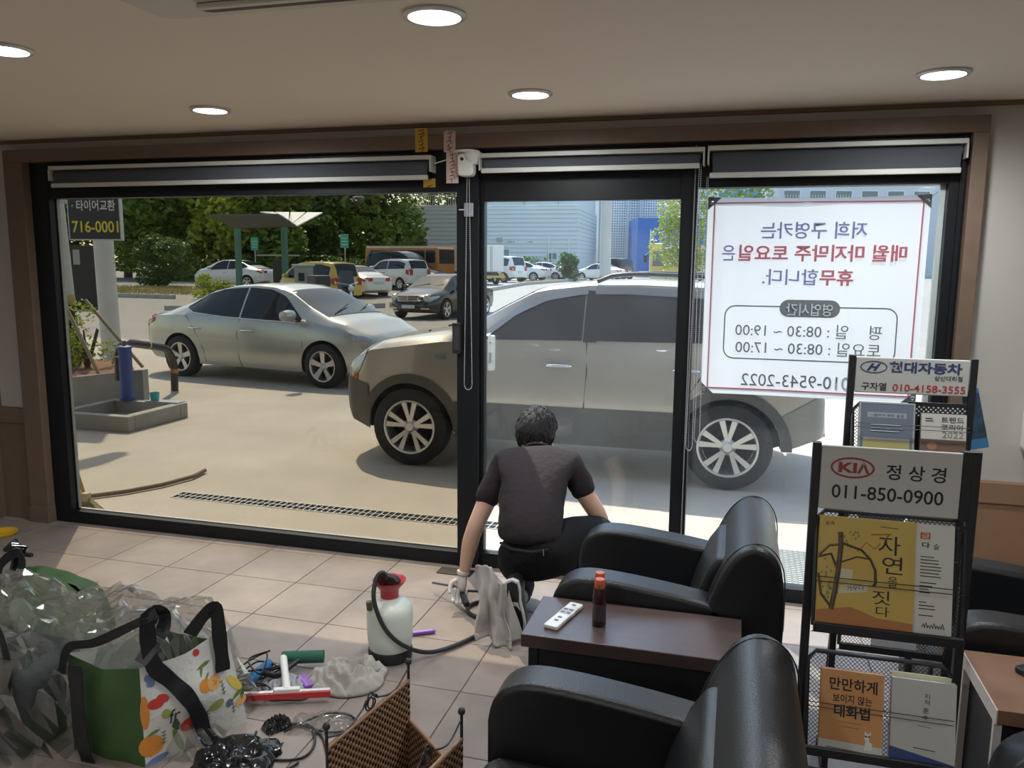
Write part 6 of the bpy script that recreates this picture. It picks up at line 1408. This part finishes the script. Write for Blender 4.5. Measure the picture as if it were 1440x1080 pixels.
# head: smooth oval with a face looking at the glass
hc = Vector((-.948,3.885,.838)); fw = Vector((.30,.90,-.36)).normalized(); rt = fw.cross(Vector((0,0,1))).normalized(); upv = rt.cross(fw)
def hd(p): return hc+rt*p[0]+fw*p[1]+upv*p[2]
def headfn(u, v):
    a = 2*PI*u; b = PI*(v-.5); x = .074*math.cos(b)*math.cos(a); y = .094*math.cos(b)*math.sin(a); z = .108*math.sin(b)
    if z < 0: x *= 1+z*2.2; y = y*(1+z*1.2)+(.02*(-z/.1) if y > 0 else .0)
    if y > .05 and abs(x) < .016: y += .022*max(0, 1-abs(z+.012)/.022)*(1-abs(x)/.016)
    if y > .05: y -= .006*max(0, 1-abs(z-.012)/.012)*(abs(x) > .015)
    return tuple(hd((x, y, z)))
MB().grid(headfn, 40, 28).build('head', SKIN, MAN, fixn=False, smooth=80)
for s in (-1, 1):
    MB().lathe([(.001,-.006),(.014,-.006),(.019,.0),(.012,.005),(.001,.004)], 14, axis='X').build('ear', SKIN, MAN, smooth=60).matrix_local = Matrix.Translation(hd((s*.076,.0,-.012))) @ Matrix((rt, fw, upv)).transposed().to_4x4() @ Matrix.Diagonal((s*1,.8,1.5,1))
    MB().lathe([(.0005,-.011),(.008,-.007),(.011,0),(.008,.007),(.0005,.011)], 12, at=hd((s*.030,.076,.012))).build('eye', mat('eye_white', (.6,.6,.58), .2), MAN, smooth=60)
    MB().lathe([(.0005,-.005),(.005,0),(.0005,.005)], 10, at=hd((s*.030,.086,.012))).build('iris', BLK, MAN, smooth=60)
    MB().tube([hd((s*.018,.088,.030)), hd((s*.046,.076,.030))], .003, 6).build('eyebrow', HAIR, MAN)
def maskfn(u, v):
    a = PI*(.12+.76*u); z = -.085+.075*v; return tuple(hd((.078*math.cos(a), .088*math.sin(a)+.018+.018*math.sin(PI*v)*math.sin(PI*u), z)))
MB().grid(maskfn, 16, 8).build('face_mask', mat('white_mask', (.72,.72,.72), .8), MAN, fixn=False, smooth=80, solid=.001)
for s in (-1, 1): MB().tube([hd((s*.070,.045,-.03)), hd((s*.078,.005,-.008)), hd((s*.079,-.012,-.02)), hd((s*.074,.030,-.06))], .0014, 5).build('mask_loop', WHITE, MAN)
# hair cap with tufts
def hairfn(u, v):
    a = 2*PI*u; b = PI*(-.36+.86*v) if True else 0; b = -.32*PI+.82*PI*v
    front = math.sin(a) > .3
    if front: b = max(b, .10*PI)
    n1 = noise.noise((math.cos(a)*3, math.sin(a)*3, b*4)); n2 = 1-2*abs(noise.noise((math.cos(a)*9, math.sin(a)*9, b*5))); k = 1.13+.05*n1+.045*n2
    if b < -.15: k *= 1-.25*(-.15-b)
    x = .084*k*math.cos(b)*math.cos(a); y = .103*k*math.cos(b)*math.sin(a)-.004; z = .112*k*math.sin(b)+.008
    return tuple(hd((x, y, z)))
MB().grid(hairfn, 90, 46).build('hair', HAIR, MAN, fixn=False, smooth=40)
rr = random.Random(12); m = MB()
for k in range(420):
    a = rr.uniform(0, 2*PI); b = rr.uniform(-.28, .48)*PI
    if math.sin(a) > .3 and b < .12*PI: continue
    d = Vector((math.cos(b)*math.cos(a), math.cos(b)*math.sin(a), math.sin(b)))
    p0 = Vector((.090*d.x, .110*d.y-.004, .122*d.z+.008)); tg = Vector((d.x*.3+rr.uniform(-.5,.5), rr.uniform(-.2,.5), -.9+rr.uniform(-.3,.3))); tg -= d*tg.dot(d)
    if tg.length < .1: continue
    tg.normalize(); l = rr.uniform(.022,.046); m.tube([hd(p0), hd(p0+tg*l*.5+d*.006), hd(p0+tg*l+d*rr.uniform(-.002,.006))], [.0038,.003,.0006], 4)
m.build('hair_tufts', HAIR, MAN, smooth=60)['kind'] = 'stuff'
# shirt
T = dict(hem=(-.866,3.455,.405,.150,.120), bel=(-.868,3.465,.46,.160,.130), b2=(-.875,3.50,.53,.160,.128), mid=(-.89,3.58,.605,.175,.133), che=(-.90,3.69,.685,.188,.138), nck0=(-.915,3.775,.755,.100,.092), col=(-.927,3.81,.79,.066),
    shl=(-1.06,3.695,.705,.082), ull=(-1.11,3.655,.60,.070), cul=(-1.150,3.635,.505,.062), shr=(-.745,3.74,.722,.082), ulr=(-.700,3.765,.635,.070), cur=(-.662,3.785,.560,.064))
def wr(co):
    n = noise.noise(co*11)+.6*noise.noise(co*23); return co+Vector((.006*n, .006*n, .003*n))
skin('shirt', T, [('hem','bel'),('bel','b2'),('b2','mid'),('mid','che'),('che','nck0'),('nck0','col'),('che','shl'),('shl','ull'),('ull','cul'),('che','shr'),('shr','ulr'),('ulr','cur')], SHIRT, MAN, 3, extra=wr)
P_ = dict(wa=(-.865,3.455,.50,.140,.115), pel=(-.860,3.465,.385,.200,.160), hpl=(-.950,3.49,.350,.130), thl=(-.985,3.66,.235,.098), knl=(-1.00,3.83,.112,.078), cal=(-.965,3.66,.105,.070), anl=(-.935,3.50,.125,.058),
    hpr=(-.765,3.51,.36,.135), thr=(-.665,3.66,.40,.115), knr=(-.580,3.78,.425,.092), car=(-.645,3.67,.26,.078), anr=(-.70,3.565,.14,.060))
skin('trousers', P_, [('wa','pel'),('pel','hpl'),('hpl','thl'),('thl','knl'),('knl','cal'),('cal','anl'),('pel','hpr'),('hpr','thr'),('thr','knr'),('knr','car'),('car','anr')], PANT, MAN, 3, root=1, extra=wr)
MB().tube([(-.99,3.395,.425),(-.92,3.345,.42),(-.83,3.335,.42),(-.76,3.37,.425)], .006, 6).build('belt', mat('belt_black', (.02,.02,.02), .3), MAN, smooth=60)
MB().tube([(-.775,3.335,.44),(-.772,3.330,.41)], .0025, 5).build('pocket_stud', CHROME, MAN)
# gloved hands: palm and five bent fingers each
def hand(wrist, d, pn, side, curl, name):
    """d: direction wrist->fingers, pn: palm normal, side: +1 thumb on d x pn side"""
    w = Vector(wrist); d = Vector(d).normalized(); pn = Vector(pn); pn = (pn-d*pn.dot(d)).normalized(); s = d.cross(pn)*side; N = {}; Ed = []
    def add(k, p, r, r2=None): N[k] = (*p, r, r2 or r)
    add('w', w-d*.02, .028, .026); add('p', w+d*.035, .040, .026); add('q', w+d*.075, .042, .021); Ed += [('w','p'),('p','q')]
    o = skin(name, N, Ed, GLV, MAN, 2)
    parts = []
    for i, (off, ln_) in enumerate(((.028,.068),(.009,.078),(-.010,.073),(-.028,.058))):
        base = w+d*.062+s*off; F = {}; dd = d.copy(); p = base; F['a'] = (*p, .0118)
        for j, (fl, k) in enumerate(((.52,'b'),(.30,'c'),(.22,'e'))):
            ang = curl*(.55+.45*j)*(1+.07*i); dd = (d*math.cos(ang*(j+1)*.8)+pn*math.sin(ang*(j+1)*.8)).normalized(); p = p+dd*(ln_*fl+(.014 if j == 0 else 0)); F[k] = (*p, .0112-.0008*j)
        parts.append((F, [('a','b'),('b','c'),('c','e')]))
    base = w+d*.02+s*.022; q = base+(s*.8+d*.6+pn*.25).normalized()*.038; r = q+(d*.8+pn*.55+s*.05).normalized()*.030; e2 = r+(d*.75+pn*.65-s*.2).normalized()*.024
    parts.append(({'a': (*base, .014), 'b': (*q, .012), 'c': (*r, .0105), 'e': (*e2, .0095)}, [('a','b'),('b','c'),('c','e')]))
    obs = [skin('finger', F, E2, GLV, MAN, 2) for F, E2 in parts]
    MB().tube([tuple(w-d*.026), tuple(w-d*.012)], .031, 16).build('glove_cuff', GLV, MAN, smooth=60)
hand((-1.238,3.588,.165), (-.12,-.10,-1), (.1,-.35,.0), 1, .55, 'glove')
hand((-.60,3.955,.305), (-.05,.8,-.3), (0,-.2,-1), 1, .35, 'glove')
# squeegee held in the left hand
t = thing('hand_tool', (-1.25, 3.60, .085), 'black handled cleaning wand held in the left hand of the man, near the floor', 'tool')
MB().tube([(.06,-.09,-.03),(.03,-.05,-.012),(.0,.0,.0),(-.06,.06,-.01)], [.016,.015,.013,.011], 12).build('grip', BLK, t, smooth=50)
MB().tube([(-.06,.06,-.01),(-.20,.13,-.035)], .0065, 10).build('metal_wand', mat('grey_metal_wand', (.25,.25,.26), .3, .8), t, smooth=50)
MB().tube([(.04,-.02,.01),(.16,.03,.0)], .007, 8).build('lower_grip', BLK, t, smooth=50)
# shoes: left one stands on its toes, sole towards the camera
def shoe(at, fwd, upd, name):
    f = Vector(fwd).normalized(); u = Vector(upd); u = (u-f*u.dot(f)).normalized(); s = f.cross(u); M = Matrix((s, f, u)).transposed().to_4x4(); M.translation = Vector(at)
    out = [(-.030,-.13),(-.036,-.09),(-.032,-.02),(-.044,.05),(-.046,.09),(-.036,.135),(-.012,.155),(.014,.152),(.036,.125),(.044,.08),(.040,.03),(.030,-.03),(.034,-.09),(.028,-.13),(0,-.142)]
    so_ = MB(); so_.M = M; so_.prism(out, 0, .022, 'XY'); o1 = so_.build('shoe_sole', SOLEW, MAN, bevel=.005)
    i_ = MB(); i_.M = M
    i_.prism([(x*.80, y*.92) for x, y in out], -.004, .001, 'XY'); i_.build('sole_tread', SHOE, MAN)
    j_ = MB(); j_.M = M; j_.prism([(-.030,.01),(-.012,-.012),(.012,-.012),(.028,.01),(.020,-.03),(-.020,-.03)], -.006, -.003, 'XY'); j_.build('sole_stripe', SOLEW, MAN)
    up_ = MB(); up_.M = M
    def fn(a, v):
        n = len(out); x = a*n; i = int(x) % n; t_ = x-int(x); p, q = out[i], out[(i+1) % n]; X = p[0]+(q[0]-p[0])*t_; Y = p[1]+(q[1]-p[1])*t_
        k = math.cos(v*PI/2)**.55; hgt = (.062 if Y > .05 else .062+.05*min(1, (.05-Y)/.12)); return (X*k, Y*(k*.7+.3)-(.0 if Y > 0 else 0)*v, .02+hgt*math.sin(v*PI/2))
    up_.grid(fn, 30, 10); up_.build('shoe_upper', SHOE, MAN, fixn=False, smooth=70)
    MB_ = None
shoe((-.905,3.335,.150), (.06,.13,-1), (0,1,.2), 'shoe')
shoe((-.715,3.62,.0), (.15,1,0), (0,0,1), 'shoe')
MB().tube([(-.925,3.50,.13),(-.915,3.42,.16)], [.042,.038], 14).build('sock', mat('grey_sock', (.30,.30,.30), .9), MAN, smooth=60)
MB().tube([(-.70,3.565,.135),(-.708,3.57,.075)], [.042,.04], 14).build('sock', MATS['grey_sock'], MAN, smooth=60)
# grey cloth hanging from the back pocket
TG = mat('grey_cloth', (.34,.31,.28), .95, bump=(300,.5), sheen=.3)
def tw(u, v):
    z = .325-.31*v; w = (.040+.050*v+.012*math.sin(v*9)); x = -1.055+.085*v+(u-.5)*2*w*.9; y = 3.345-.10*v+.020*math.sin(u*13+v*4)*(.3+.9*v)+.012*math.sin(v*8+u*3)
    return (x+.01*noise.noise((u*5, v*6, 1)), y, z+.015*math.sin(u*6)*(v > .9))
o = tag(MB().grid(tw, 40, 40).build('pocket_cloth', TG, fixn=False, smooth=80, solid=.003), 'grey cloth hanging from the back pocket of the kneeling man to the floor', 'cloth')
def tw2(u, v):
    z = .26-.235*v; w = .028+.045*v; x = -.965+.045*v+(u-.5)*2*w; y = 3.335-.06*v+.016*math.sin(u*10+v*5)*(.4+.8*v); return (x, y, z)
MB().grid(tw2, 24, 30).build('second_fold', TG, o, fixn=False, smooth=80, solid=.003)
